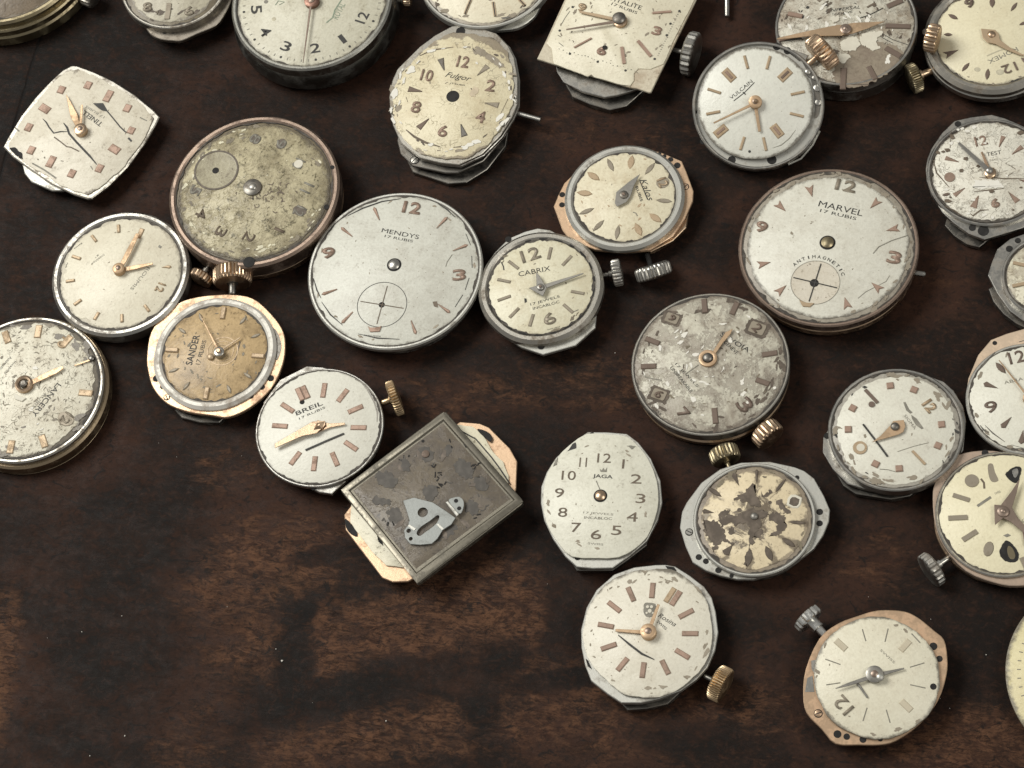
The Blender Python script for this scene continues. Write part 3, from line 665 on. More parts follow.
def cabrix():
    w = Watch('small cream dial with dark 12 and 6 in scalloped silver ring, long grey minute hand', (470, 220, 5.486), (388, 366), (330, 190), 0.5)
    R = w.r(300); w.body(w.r(290), 0, .32, DARK)
    w.plate([(48, 360), (75, 270), (130, 180), (210, 98), (300, 60), (370, 42), (440, 52), (520, 95), (640, 190), (700, 320), (700, 480), (690, 590), (580, 690), (400, 742), (280, 700), (160, 620), (90, 520)], .36, .07, PALE, grow=.99)
    w.ring(w.r(343), w.r(292), .34, .52, RIM, 'silver_ring', .012)
    w.dial(w.r(296), HOLEPLATE, name='dial_plate', z=.485)
    w.dial(R * .985, dialmat('paint_cabrix', (.66, .63, .50), (.5, .43, .28), seed=w.seed, blotch=.35, speck=.1, edge=.4, edgecol=(.35, .30, .2), R=R, e0=.98), .07, rough_n=12)
    k = w.r(100) / 100
    w.ticks('bar', w.r(208), 76 * k, 18 * k, MARKS, [1, 2, 4, 5, 7, 8, 9, 10, 11], .018); w.num('12', (331, 190), 106, 76, MARKS, None, .015, .03); w.num('6', (436, 542), 66, 72, MARKS, None, .015, .04)
    w.text('CABRIX', (266, 298), (440, 264), 30, INK); w.text('17 JEWELS', (332, 466), (492, 420), 20, INK); w.text('INCABLOC', (345, 487), (490, 448), 16, INK); w.text('SWISS MADE', (425, 603), (495, 585), 7, INK)
    w.strip([(172, 232), (183, 255), (186, 275)], 6); w.patch([(298, 430), (310, 432), (312, 450), (300, 455)], INK, 'chip'); w.strip([(595, 492), (560, 508)], 4, GREY)
    w.hand2((385, 372), (622, 292), 20, 5, HANDS, 'minute_hand', wm=15, sm=.45, z=w.h + .06)
    w.hand([(362, 285), (378, 300), (420, 372), (400, 418), (322, 372), (365, 360)], HANDS, 'hour_hand', w.h + .09); w.hub((385, 365), 20, HANDS, z=w.h + .12)
    for i in range(22):
        a = i * 2 * PI / 22 + .1; rr = w.r(296)
        if math.sin(a * 1.0 + 2.2) > -.75: w.uv((rr * math.cos(a), rr * math.sin(a)), (-math.sin(a), math.cos(a)), w.shape('blob', w.r(44 + 12 * math.sin(i * 2.3)), w.r(15)), .47, w.h + .006, .0, 'ring_notch', HOLE)
    w.holes([(210, 106, 18)], .362); w.holes([(390, 692, 20)], .362)
    w.crown((808, 290), (700, 310), 150, 55, .28, STEEL, (700, 312), 24)
    w.flakes(14, w.r(296), STAINPLATE, .9, .99, .05); w.flakes(16, w.r(296), MARKS, .3, .9, .015, seed=3)

def kalos():
    w = Watch('small cream dial with diamond markers in plain silver ring on pointed rose gold plate', (540, 130, 4.518), (381, 303), (553, 238), 0.46)
    R = w.r(236); w.body(w.r(240), 0, .3, DARK)
    w.plate([(62, 345), (80, 300), (110, 240), (180, 170), (300, 100), (420, 80), (540, 98), (640, 140), (660, 185), (693, 275), (690, 320), (655, 400), (600, 480), (500, 540), (380, 550), (250, 540), (190, 520), (130, 490), (100, 450)], .36, .07, ROSE)
    w.plate([(480, 520), (640, 400), (670, 370), (660, 440), (600, 500), (500, 550)], .28, .1, COPPER, 'lower_plate')
    w.ring(w.r(271), R * .985, .36, .49, PALE, 'silver_ring')
    w.dial(R, dialmat('paint_kalos', (.67, .62, .48), (.48, .40, .26), seed=w.seed, blotch=.4, speck=.22, speckcol=(.3, .24, .15), edge=.25, R=R, e0=.98))
    k = w.r(100) / 100
    w.ticks('lens', R * .77, 76 * k, 24 * k, MARKS, [1, 4, 5, 6, 9, 11], .015); w.ticks('lens', R * .77, 74 * k, 32 * k, MARKG, [2, 3, 7, 8, 10], .015)
    w.at('blob', (555, 238), 64, 60, MARKS, hgt=.008); w.num('12', (555, 238), 44, 44, MARKG, None, .02, .04)
    w.text('Kalos', (463, 222), (503, 318), 30, INK, shear=.3); w.strip([(452, 232), (486, 314)], 4, INK, 'underline'); w.text('RUBIS', (436, 255), (460, 322), 13, INK, bold=.03)
    w.strip([(420, 372), (432, 375), (440, 388)], 4, GREY, 'scratch')
    w.hand([(452, 198), (425, 250), (408, 300), (390, 325), (348, 346), (338, 330), (345, 280), (400, 235)], HANDS, 'hour_hand'); w.hub((378, 290), 20, DARK, z=w.h + .085)
    w.holes([(100, 292, 13), (99, 338, 13), (620, 160, 15), (590, 133, 12), (562, 118, 9), (540, 106, 8)], .362); w.screw((657, 256), 14, .361, COPPER, 2.0)
    w.crown((512, 640), (478, 545), 165, 62, .18, STEEL, (474, 560), 26, PALE if False else HOLE, pitch=-38)
    w.flakes(26, w.r(230), MARKG, .3, .95, .03); w.flakes(20, w.r(230), MARKS, .3, .95, .015, seed=3)

def marvel():
    w = Watch('large white dial with copper arrowhead markers and crossed seconds circle in brown rim', (720, 150, 3.841), (416, 371), (484, 138), 0.56)
    R = w.r(314); w.body(w.r(330), 0, .47, BROWNRIM); w.ring(w.r(347), w.r(332), .40, .57, BROWNRIM, 'rim'); w.ring(w.r(338), w.r(318), .15, .3, COPPER, 'lower_rim')
    w.dial(w.r(334), dialmat('plate_marvel', (.34, .31, .26), (.22, .19, .15), seed=5, blotch=.6, R=9), name='dial_plate', z=.55)
    w.dial(R, dialmat('paint_marvel', (.63, .62, .56), (.45, .42, .34), seed=w.seed, blotch=.25, speck=.1, edge=.1, R=R, e0=.99), .045, rough_n=10)
    k = w.r(100) / 100
    w.ticks('arrow', R * .825, 58 * k, 34 * k, MARK, [1, 2, 4, 5, 7, 8, 10, 11], .02)
    w.num('12', (484, 138), 80, 50, MARKS, None, .02, .05); w.num('9', (160, 296), 46, 48, MARKB2, None, .02, .06); w.num('3', (670, 414), 54, 54, MARKB2, None, .02, .06)
    w.patch([(305, 578), (330, 588), (362, 590), (345, 604), (318, 602)], MARKG, 'hour_marker', th=.02, bev=.005)
    w.text('MARVEL', (380, 205), (549, 244), 26, INK, bold=.035); w.text('17 RUBIS', (385, 232), (524, 264), 14, INK)
    sx, sy = w.L(366, 509); r = w.r(94); m = MB(); m.lathe([(r, w.h - .01), (r, w.h + .004), (r * .975, w.h + .004), (r * .97, w.h + .001), (0, w.h + .001)], (sx, sy), 72); m.build('seconds_dial', dialmat('seconds_marvel', (.58, .54, .47), seed=2, blotch=.2, R=9), w.o)
    m = MB(); m.lathe([(r * 1.01, w.h - .01), (r * 1.01, w.h + .0045), (r * .985, w.h + .0045), (r * .985, w.h - .01)], (sx, sy), 72, True); m.build('seconds_ring', GREY, w.o)
    w.strip([(388, 437), (342, 582)], 4, INK, 'seconds_cross', w.h + .003); w.strip([(282, 490), (450, 530)], 4, INK, 'seconds_cross', w.h + .003); w.disc((362, 511), 17, HOLE, 'seconds_hole', w.h + .003)
    cen = (366, 509); word = 'ANTIMAGNETIC'
    for i, ch in enumerate(word):
        a = math.radians(225 + 116 * i / (len(word) - 1) - 0) ; rx, ry = 112, 99
        p = (cen[0] + rx * math.cos(a), cen[1] + ry * math.sin(a)); t = (-rx * math.sin(a), ry * math.cos(a)); l = math.hypot(*t); t = (t[0] / l, t[1] / l)
        hw = 2.2 if ch == 'I' else 6.5
        w.text(ch, (p[0] - t[0] * hw, p[1] - t[1] * hw), (p[0] + t[0] * hw, p[1] + t[1] * hw), 14, INK, bold=.03)
    w.bore((413, 356), 31, BRASS); w.strip([(722, 328), (660, 348), (610, 372), (588, 398)], 3, GREY, 'scratch'); w.strip([(652, 482), (638, 505), (560, 545), (530, 570)], 3, GREY, 'scratch')
    c1 = w.L(735, 470, .3); m = MB(); d = Vector((*w.L(785, 478, .3), .3)) - Vector((*c1, .3)); m.axis((*c1, .3), d, [(0, .05, 0), (d.length, .05, 0), (d.length + .02, .035, 0)], n=20); m.build('stem', STEEL, w.o)
    w.flakes(46, w.r(322), MARKS, .93, 1.02, .05); w.flakes(26, w.r(300), MARKS, .2, .9, .014, seed=3)

def savoia():
    w = Watch('grey mottled dial with boxed raised numerals, thin gold hand and copper crown below it', (620, 280, 3.839), (346, 321), (527, 186), 0.5)
    R = w.r(300); w.body(w.r(292), 0, .42, BROWNRIM); w.ring(w.r(304), w.r(294), .30, .505, RIM, 'rim'); w.ring(w.r(300), w.r(280), .08, .2, COPPER, 'lower_rim')
    w.dial(w.r(296), dialmat('paint_savoia', (.56, .54, .46), (.27, .23, .18), seed=w.seed, blotch=.75, speck=.35, speckcol=(.16, .13, .10), edge=.65, edgecol=(.20, .165, .13), R=R, e0=.90, peel=.5, peelcol=(.24, .205, .165), radial=.5, radcol=(.17, .14, .11)))
    k = w.r(100) / 100
    for p, q in [((325, 100), 60), ((440, 110), 56), ((125, 235), 60), ((110, 332), 60), ((365, 522), 66), ((575, 284), 60), ((548, 392), 56)]: w.at('bar', p, q, 22, MARKB)
    for t, p, s_, a in [('2', (527, 186), 50, 86), ('9', (200, 148), 40, 72), ('6', (150, 440), 46, 76), ('7', (243, 512), 40, 0), ('3', (480, 480), 54, 0)]:
        if a:
            k_ = w.L(*p); w.patch([(p[0] + a * .60 * math.cos(t), p[1] + a * .52 * math.sin(t)) for t in (-.35, -.15, .95, 1.15, 2.75, 2.95, 4.05, 4.3)], STAIN, 'numeral_box', jag=.025); w.patch([(p[0] + a * .42 * math.cos(t), p[1] + a * .36 * math.sin(t)) for t in (-.35, -.15, .95, 1.15, 2.75, 2.95, 4.05, 4.3)], MARKS, 'numeral_box', th=.014, bev=.005)
            w.num(t, p, s_ * .55, s_ * .75, MARKB, None, .035, .03)
        else: w.num(t, p, s_, s_ * 1.1, MARKB, None, .02, .05)
    w.text('SAVOIA', (388, 206), (496, 272), 20, INK, bold=.02); w.text('GENEVE', (402, 236), (452, 282), 15, INK)
    w.text('17 JEWELS', (213, 322), (298, 410), 14, INK); w.text('UNBREAKABLE', (196, 334), (276, 430), 13, INK); w.text('SWISS', (115, 474), (158, 518), 9, INK)
    x, y = w.L(338, 304); m = MB(); r1 = w.r(35); m.lathe([(r1 * .6, w.h), (r1 * .6, w.h + .05), (r1 * .8, w.h + .06), (r1, w.h + .05), (r1, w.h)], (x, y), 40, True); m.build('hand_hub', HANDG, w.o); w.disc((338, 303), 19, DARK, 'centre_pin', w.h, .07, .03)
    w.hand([(348, 285), (375, 245), (405, 200), (432, 187), (425, 205), (395, 240), (362, 288)], HANDG, 'hour_hand', w.h + .05); w.strip([(302, 326), (250, 362)], 4, GREY, 'scratch')
    w.strip([(95, 372), (130, 380), (160, 385)], 4, GREY, 'scratch')
    w.crown((566, 592), (522, 545), 122, 60, .26, COPPER, (515, 540), 24)
    w.flakes(70, w.r(292), STAIN, .78, .98, .06); w.flakes(60, w.r(285), CREAM3, .2, .97, .045, .007, 'lifted_paint', seed=4, inner=.5); w.flakes(50, w.r(285), STAINPLATE, .3, .9, .03, seed=8, inner=.5)

def square_marks():
    w = Watch('white dial with small copper squares and kite hand in bright thin rim', (810, 350, 4.8), (412, 381), (575, 272), 0.5)
    R = w.r(312); w.body(w.r(290), 0, .3, STEEL)
    w.plate([(64, 420), (62, 490), (110, 570), (180, 642), (280, 670), (380, 682), (520, 672), (640, 600), (735, 480), (750, 340), (735, 270), (690, 195), (640, 150), (570, 125), (400, 110), (200, 200)], .33, .08, STEEL)
    w.plate([(110, 560), (160, 650), (220, 690), (390, 716), (480, 700), (600, 600), (300, 400), (150, 450)], .16, .12, DARK, 'lower_plate')
    w.ring(w.r(327), w.r(312), .32, .52, STEEL, 'rim')
    w.dial(w.r(314), dialmat('plate_squares', (.36, .34, .30), (.22, .20, .17), seed=8, blotch=.6, R=9), name='dial_plate', z=.49)
    w.dial(w.r(292), dialmat('paint_squares', (.65, .64, .57), (.45, .41, .34), seed=w.seed, blotch=.2, speck=.1, edge=.35, R=R, e0=.93), .07, rough_n=10)
    for p in [(500, 192), (385, 172), (205, 280), (183, 382), (315, 548), (428, 570), (615, 460), (632, 358)]: w.at('bar', p, 33, 34, MARK, hgt=.03)
    w.strip([(492, 486), (553, 550)], 12, MARKG, 'hour_marker', th=.02); w.strip([(265, 192), (324, 254)], 16, MARKB, 'hour_marker', th=.02); w.disc((296, 262), 15, MARKB, 'centre_stud', w.h, .02)
    w.num('12', (575, 270), 62, 56, MARKG, None, .02, .08); w.disc((240, 470), 34, MARKG, 'hour_marker', w.h, .018); w.disc((243, 468), 20, CREAMPAINT, 'hour_marker', w.h + .018, .004)
    w.patch([(486, 312), (512, 330), (545, 376), (536, 380), (508, 360), (490, 330)], GREY, 'emblem'); w.patch([(448, 252), (458, 250), (476, 285), (492, 300), (480, 305), (462, 290)], GREY, 'emblem')
    w.text('SIGMA', (455, 312), (506, 380), 15, GREY, bold=.03)
    w.hand([(450, 335), (458, 365), (448, 392), (425, 405), (345, 428), (298, 442), (340, 410), (385, 362), (400, 340)], HANDG, 'hour_hand', w.h + .05); w.disc((408, 368), 21, DARK, 'centre_pin', w.h + .05, .02, .03)
    w.strip([(255, 358), (295, 410), (330, 455), (372, 512)], 8, INK, 'seconds_hand', w.h, .02); w.strip([(420, 488), (500, 462), (570, 445)], 2, GREY, 'scratch'); w.strip([(335, 572), (375, 575), (410, 585)], 3, GREY, 'scratch')
    w.patch([(250, 178), (262, 172), (276, 178), (262, 186)], INK, 'chip'); w.patch([(692, 378), (718, 392), (712, 402), (695, 392)], INK, 'chip')
    w.holes([(82, 412, 16)], .332)
    w.flakes(40, w.r(300), MARKS, .86, 1.0, .06); w.flakes(14, w.r(300), INK, .88, .99, .03, seed=3, inner=.05)

def breil():
    w = Watch('clean white dial with pink copper bars, gold crown at its upper right', (240, 350, 4.8), (380, 369), (302, 208), 0.46)
    R = w.r(303); w.body(w.r(270), 0, .3, DARK)
    w.plate([(110, 250), (190, 140), (320, 74), (400, 80), (480, 100), (600, 200), (680, 350), (650, 500), (500, 640), (440, 694), (380, 685), (330, 660), (200, 580), (100, 420)], .38, .08, STEEL, grow=.99)
    w.ring(w.r(306), w.r(296), .36, .455, STEEL, 'rim', .004)
    w.dial(w.r(300), dialmat('paint_breil', (.69, .68, .62), (.52, .50, .42), seed=w.seed, blotch=.14, speck=.05, edge=.12, R=R, e0=.99), .02, rough_n=6)
    k = w.r(100) / 100
    w.ticks('bar', R * .625, 76 * k, 25 * k, MARK, [1, 2, 3, 4, 5, 6, 7, 8, 10, 11], .02)
    for dx in (-13, 13): w.at('bar', (301 + dx, 208 - dx * .4), 72, 26, MARK, (301 + dx - 30, 208 - dx * .4 - 66), .024)
    w.text('BREIL', (268, 306), (396, 254), 22, INK, bold=.02); w.text('17 RUBIS', (284, 330), (408, 275), 11, INK)
    w.strip([(575, 148), (612, 190), (645, 250), (660, 300), (658, 345)], 8, DARK, 'crack', taper=True); w.strip([(552, 140), (600, 165), (640, 215)], 5, GREY, 'crack')
    w.hand([(350, 342), (408, 340), (410, 358), (365, 400), (300, 412), (168, 470), (165, 450), (250, 400)], COPPER, 'minute_hand', w.h + .09)
    w.hand([(370, 335), (430, 352), (503, 348), (505, 358), (430, 372), (370, 398)], COPPER, 'hour_hand', w.h + .05)
    x, y = w.L(380, 362, w.h + .1); w.uv((x, y), (0.9, .2), [(-.13, 0), (0, -.075), (.13, 0), (0, .075)], w.h + .01, w.h + .13, .05, 'hand_hub', COPPER)
    w.strip([(315, 482), (410, 440), (500, 402)], 8, INK, 'seconds_hand', w.h, .02); w.disc((298, 250), 12, HOLE, 'chip')
    w.crown((744, 232), (690, 252), 172, 46, .3, GOLD, (680, 256), 34, GOLD, stem_r=.06)
    w.patch([(330, 658), (385, 660), (350, 674)], HOLE, 'plate_notch', .382)

def rect_pair():
    w = Watch('cream movement on rose gold octagonal plate, mostly hidden under the square grey dial', (330, 400, 3.84), (388, 392), (500, 90), 0.34)
    w.body(w.r(220), 0, .22, DARK)
    oc = [(55, 440), (60, 498), (130, 590), (200, 682), (240, 698), (300, 696), (400, 640), (600, 480), (705, 365), (714, 340), (718, 235), (690, 185), (610, 105), (575, 90), (500, 84), (380, 150), (200, 300), (85, 400)]
    w.plate(oc, .30, .05, ROSE); w.plate([(x + 2, y + 4) for x, y in oc], .22, .05, COPPER, 'lower_plate', grow=.985)
    cr = [(78, 400), (76, 470), (120, 530), (175, 600), (215, 635), (290, 645), (400, 600), (600, 450), (685, 345), (688, 290), (665, 235), (620, 190), (590, 135), (550, 98), (490, 92), (380, 170), (200, 300)]
    w.dial(1, dialmat('paint_under_square', (.72, .68, .55), (.5, .45, .3), seed=w.seed, blotch=.1, speck=.5, speckcol=(.14, .12, .07), edge=.1, R=5), .02, pts=cr)
    w.patch(catmull([(565, 112), (600, 120), (622, 140), (615, 160), (590, 140)], 3), HOLE, 'plate_notch', .345); w.strip([(505, 120), (560, 150), (620, 220), (650, 260), (690, 320)], 5, INK)
    w.patch([(180, 515), (200, 540), (205, 560), (185, 545)], HOLE, 'chip', jag=.01)
    w.patch(catmull([(60, 455), (100, 500), (105, 525), (80, 515), (62, 490)], 3), HOLE, 'plate_notch', .302)
    # the square tray dial on top of it
    s = Watch('square brownish grey dial with raised metal border, lying on a rose gold movement', (330, 400, 3.84), (390, 372), (560, 250), 0.58, lift=.0, name='square_dial', cat='watch dial')
    h = s.h
    out = [(428, 48), (445, 45), (735, 378), (740, 392), (733, 402), (345, 700), (333, 702), (325, 690), (45, 352), (42, 342), (52, 334)]
    s.plate(out, h - .03, .12, BRASSGREY, 'tray', .02)
    inn = [(434, 92), (690, 380), (330, 645), (90, 348)]
    P_o = s.P([(437, 44), (741, 388), (334, 703), (42, 343)]); P_i = s.P(inn)
    def frame(a, b, c, d, z0, z1, mb):   # one bevelled border bar, mitred at its ends
        mid = lambda p, q, t: (p[0] + (q[0] - p[0]) * t, p[1] + (q[1] - p[1]) * t)
        vs = [(*a, z0), (*b, z0), (*b, z1 - .015), (*a, z1 - .015), (*mid(a, d, .3), z1), (*mid(b, c, .3), z1), (*mid(b, c, .6), z1), (*mid(a, d, .6), z1), (*c, z0), (*d, z0)]
        mb.add(vs, [(0, 1, 2, 3), (3, 2, 5, 4), (4, 5, 6, 7), (7, 6, 8, 9), (9, 8, 1, 0)])
    mb = MB()
    for i in range(4): j = (i + 1) % 4; frame(P_o[i], P_o[j], P_i[j], P_i[i], h - .08, h + .0, mb)
    mb.build('border', BRASSGREY, s.o, 20)
    s.dial(1, dialmat('paint_square_grey', (.155, .13, .10), (.11, .095, .08), seed=s.seed, blotch=.7, speck=.5, speckcol=(.05, .045, .04), edge=0, R=9, peel=.15, peelcol=(.3, .27, .24), rough=.4), 0, pts=[(434, 90), (692, 380), (330, 648), (88, 348)], z=h - .025)
    s.h = h - .025
    for p, a, b, q in [((365, 208), 66, 56, (400, 215)), ((290, 250), 52, 36, (300, 280)), ((215, 304), 84, 60, (250, 320)), ((200, 390), 76, 32, (240, 392)), ((515, 265), 88, 62, (550, 300)), ((578, 322), 66, 44, (600, 350)), ((545, 412), 64, 52, (560, 440)), ((382, 355), 60, 60, (400, 380)), ((452, 195), 50, 26, (470, 160)), ((250, 445), 76, 50, (270, 470)), ((440, 510), 110, 40, (500, 480))]:
        an = math.atan2(q[1] - p[1], q[0] - p[0]); s.patch([(p[0] + a * .5 * math.cos(t) * math.cos(an) - b * .5 * math.sin(t) * math.sin(an), p[1] + a * .5 * math.cos(t) * math.sin(an) + b * .5 * math.sin(t) * math.cos(an)) for t in [k_ * PI / 7 for k_ in range(14)]], STAIN2, 'tarnish_spot', jag=.05, th=.002)
    for k in range(12):
        an = k * PI / 6 + .25; x0_, y0_ = 390 + 150 * math.cos(an), 365 + 132 * math.sin(an); x1_, y1_ = 390 + 205 * math.cos(an), 365 + 178 * math.sin(an)
        if k not in (5,): s.strip([(x0_, y0_), ((x0_ + x1_) / 2 + 3, (y0_ + y1_) / 2), (x1_, y1_)], 20, RUSTDIM, 'faint_marker', th=.002, taper=True)
    s.disc((367, 208), 15, MARKB, 'hour_marker', s.h, .02, .01); s.disc((357, 158), 6, HOLE, 'pin_hole')
    rnd = random.Random(5)
    for cx, cy, n_ in [(410, 272, 7), (545, 250, 7), (440, 315, 8), (280, 225, 5), (585, 430, 5), (225, 470, 6), (575, 320, 5), (470, 170, 3)]:
        for i in range(n_):
            x, y = cx + rnd.gauss(0, 16), cy + rnd.gauss(0, 12); a = rnd.uniform(0, 6.3); l = rnd.uniform(8, 18)
            s.strip([(x, y), (x + l * math.cos(a), y + l * math.sin(a))], 5, rnd.choice([HOLE, HOLE, STAIN2]), 'scratch')
    s.text('ROTARY', (408, 262), (470, 318), 14, HOLE) if False else None
    s.h = h
    b = Watch('small loose silver bridge plate with slot and holes, resting on the square grey dial', (330, 400, 3.84), (390, 470), (430, 400), h + .02, name='bridge_plate', cat='watch part', group=None)
    zb = h + .035; b.h = zb
    m = MB(); P_ = b.P([(280, 386), (322, 374), (395, 393), (448, 428), (482, 452), (465, 478), (432, 500), (412, 532), (390, 552), (345, 556), (308, 553), (288, 530), (284, 500), (300, 480), (305, 462), (292, 420)], zb)
    # outline with a slot cut through: built as a boolean-free strip around the slot
    o = MB(); o.poly(P_, zb - .03, zb, .006); bd = o.build('plate', BRIDGE, b.o, 15)
    cut = MB(); cut.poly(b.P(catmull([(332, 512), (345, 490), (385, 462), (412, 442), (420, 452), (405, 478), (370, 505), (345, 522)], 4), zb), zb - .2, zb + .2)
    x, y = b.L(356, 431, zb); cut.lathe([(b.r(20), zb - .2), (b.r(20), zb + .2)], (x, y), 28)
    for q, r_ in [((302, 502), 9), ((310, 533), 8)]: x, y = b.L(*q, zb); cut.lathe([(b.r(r_), zb - .2), (b.r(r_), zb + .2)], (x, y), 20)
    cutter = cut.build('cutter', BRIDGE, b.o, 0)
    md = bd.modifiers.new('cut', 'BOOLEAN'); md.object = cutter; md.operation = 'DIFFERENCE'; md.solver = 'EXACT'
    bpy.context.view_layer.update(); dg = bpy.context.evaluated_depsgraph_get(); me = bpy.data.meshes.new_from_object(bd.evaluated_get(dg)); bd.modifiers.clear(); bd.data = me; bpy.data.objects.remove(cutter)
    m = MB(); m.poly(b.P([(443, 392), (453, 388), (495, 438), (486, 447)], zb + .03), zb - .01, zb + .035, .008); m.build('bent_edge', PALE, b.o, 15)
    m = MB(); m.poly(b.P(catmull([(455, 388), (475, 374), (498, 372), (513, 388), (512, 415), (495, 437)], 3), zb + .02), zb, zb + .02, .005); tb = m.build('tab', BRIDGE, b.o, 15)
    b.disc((484, 387), 8, HOLE, 'screw_hole', zb + .02); b.disc((496, 416), 8, HOLE, 'screw_hole', zb + .02)
    m = MB(); m.poly(b.P([(298, 484), (306, 478), (330, 494), (322, 503)], zb), zb - .005, zb + .008, .003); m.build('bent_edge', PALE, b.o, 15)
    m = MB(); m.poly(b.P([(408, 478), (416, 474), (438, 494), (430, 501)], zb), zb - .005, zb + .008, .003); m.build('bent_edge', PALE, b.o, 15)

def jaga():
    w = Watch('white barrel-shaped dial with twelve printed numerals and no hands', (530, 420, 4.8), (338, 372), (355, 183), 0.44)
    w.body(w.r(235), 0, .3, DARK)
    w.plate([(278, 57), (370, 58), (465, 66), (520, 108), (580, 185), (625, 290), (634, 395), (612, 480), (560, 580), (480, 650), (395, 710), (300, 712), (225, 705), (170, 655), (110, 570), (68, 480), (52, 400), (54, 320), (80, 250), (125, 180), (200, 110)], .38, .08, PALE)
    w.plate([(205, 690), (225, 722), (300, 722), (395, 722), (470, 670), (560, 600), (560, 400), (200, 400)], .18, .1, DARK, 'lower_plate')
    pts = catmull([(272, 66), (365, 68), (462, 76), (520, 125), (572, 195), (608, 290), (617, 385), (600, 470), (562, 560), (500, 620), (425, 658), (310, 662), (200, 655), (150, 610), (95, 530), (66, 440), (64, 330), (85, 250), (125, 185), (190, 118)], 2)
    w.dial(1, dialmat('paint_jaga', (.66, .65, .57), (.46, .44, .35), seed=w.seed, blotch=.25, speck=.16, edge=.25, R=1.32, e0=1.0), .01, pts=pts)
    for t, p, wd in [('12', (356, 183), 66), ('1', (448, 211), 10), ('2', (510, 283), 52), ('3', (531, 377), 46), ('4', (491, 465), 52), ('5', (415, 530), 48), ('6', (317, 550), 50), ('7', (221, 516), 46), ('8', (157, 443), 44), ('9', (141, 350), 44), ('10', (186, 266), 68), ('11', (255, 203), 36)]:
        w.num(t, p, wd, 48, BROWNINK, (p[0] + 9, p[1] - 100), .006, .0)
    w.text('JAGA', (302, 270), (397, 276), 24, INK, bold=.03); w.patch([(335, 235), (345, 242), (352, 230), (360, 242), (370, 228), (368, 250), (338, 248)], GREY, 'emblem')
    w.text('17 JEWELS', (256, 445), (400, 455), 13, GREY); w.text('INCABLOC', (260, 468), (394, 474), 13, GREY, bold=.03); w.text('SWISS', (278, 592), (352, 598), 10, GREY, bold=.03)
    w.strip([(318, 292), (325, 310), (335, 332)], 4, GREY, 'scratch'); w.bore((338, 364), 33, COPPER)
    w.patch([(205, 115), (220, 108), (222, 135), (208, 138), (180, 150), (190, 138)], INK, 'chip', jag=.01); w.patch([(468, 122), (505, 125), (490, 140)], GREY, 'chip', jag=.02); w.patch([(135, 180), (128, 215), (112, 222), (122, 195)], GREY, 'chip', jag=.01)
    w.holes([(298, 72, 14)], .384); w.holes([(228, 660, 14)], .382)
    w.flakes(20, w.r(262), MARKS, .88, 1.0, .035, sy=1.08); w.flakes(30, w.r(250), MARKS, .2, .9, .013, seed=3)

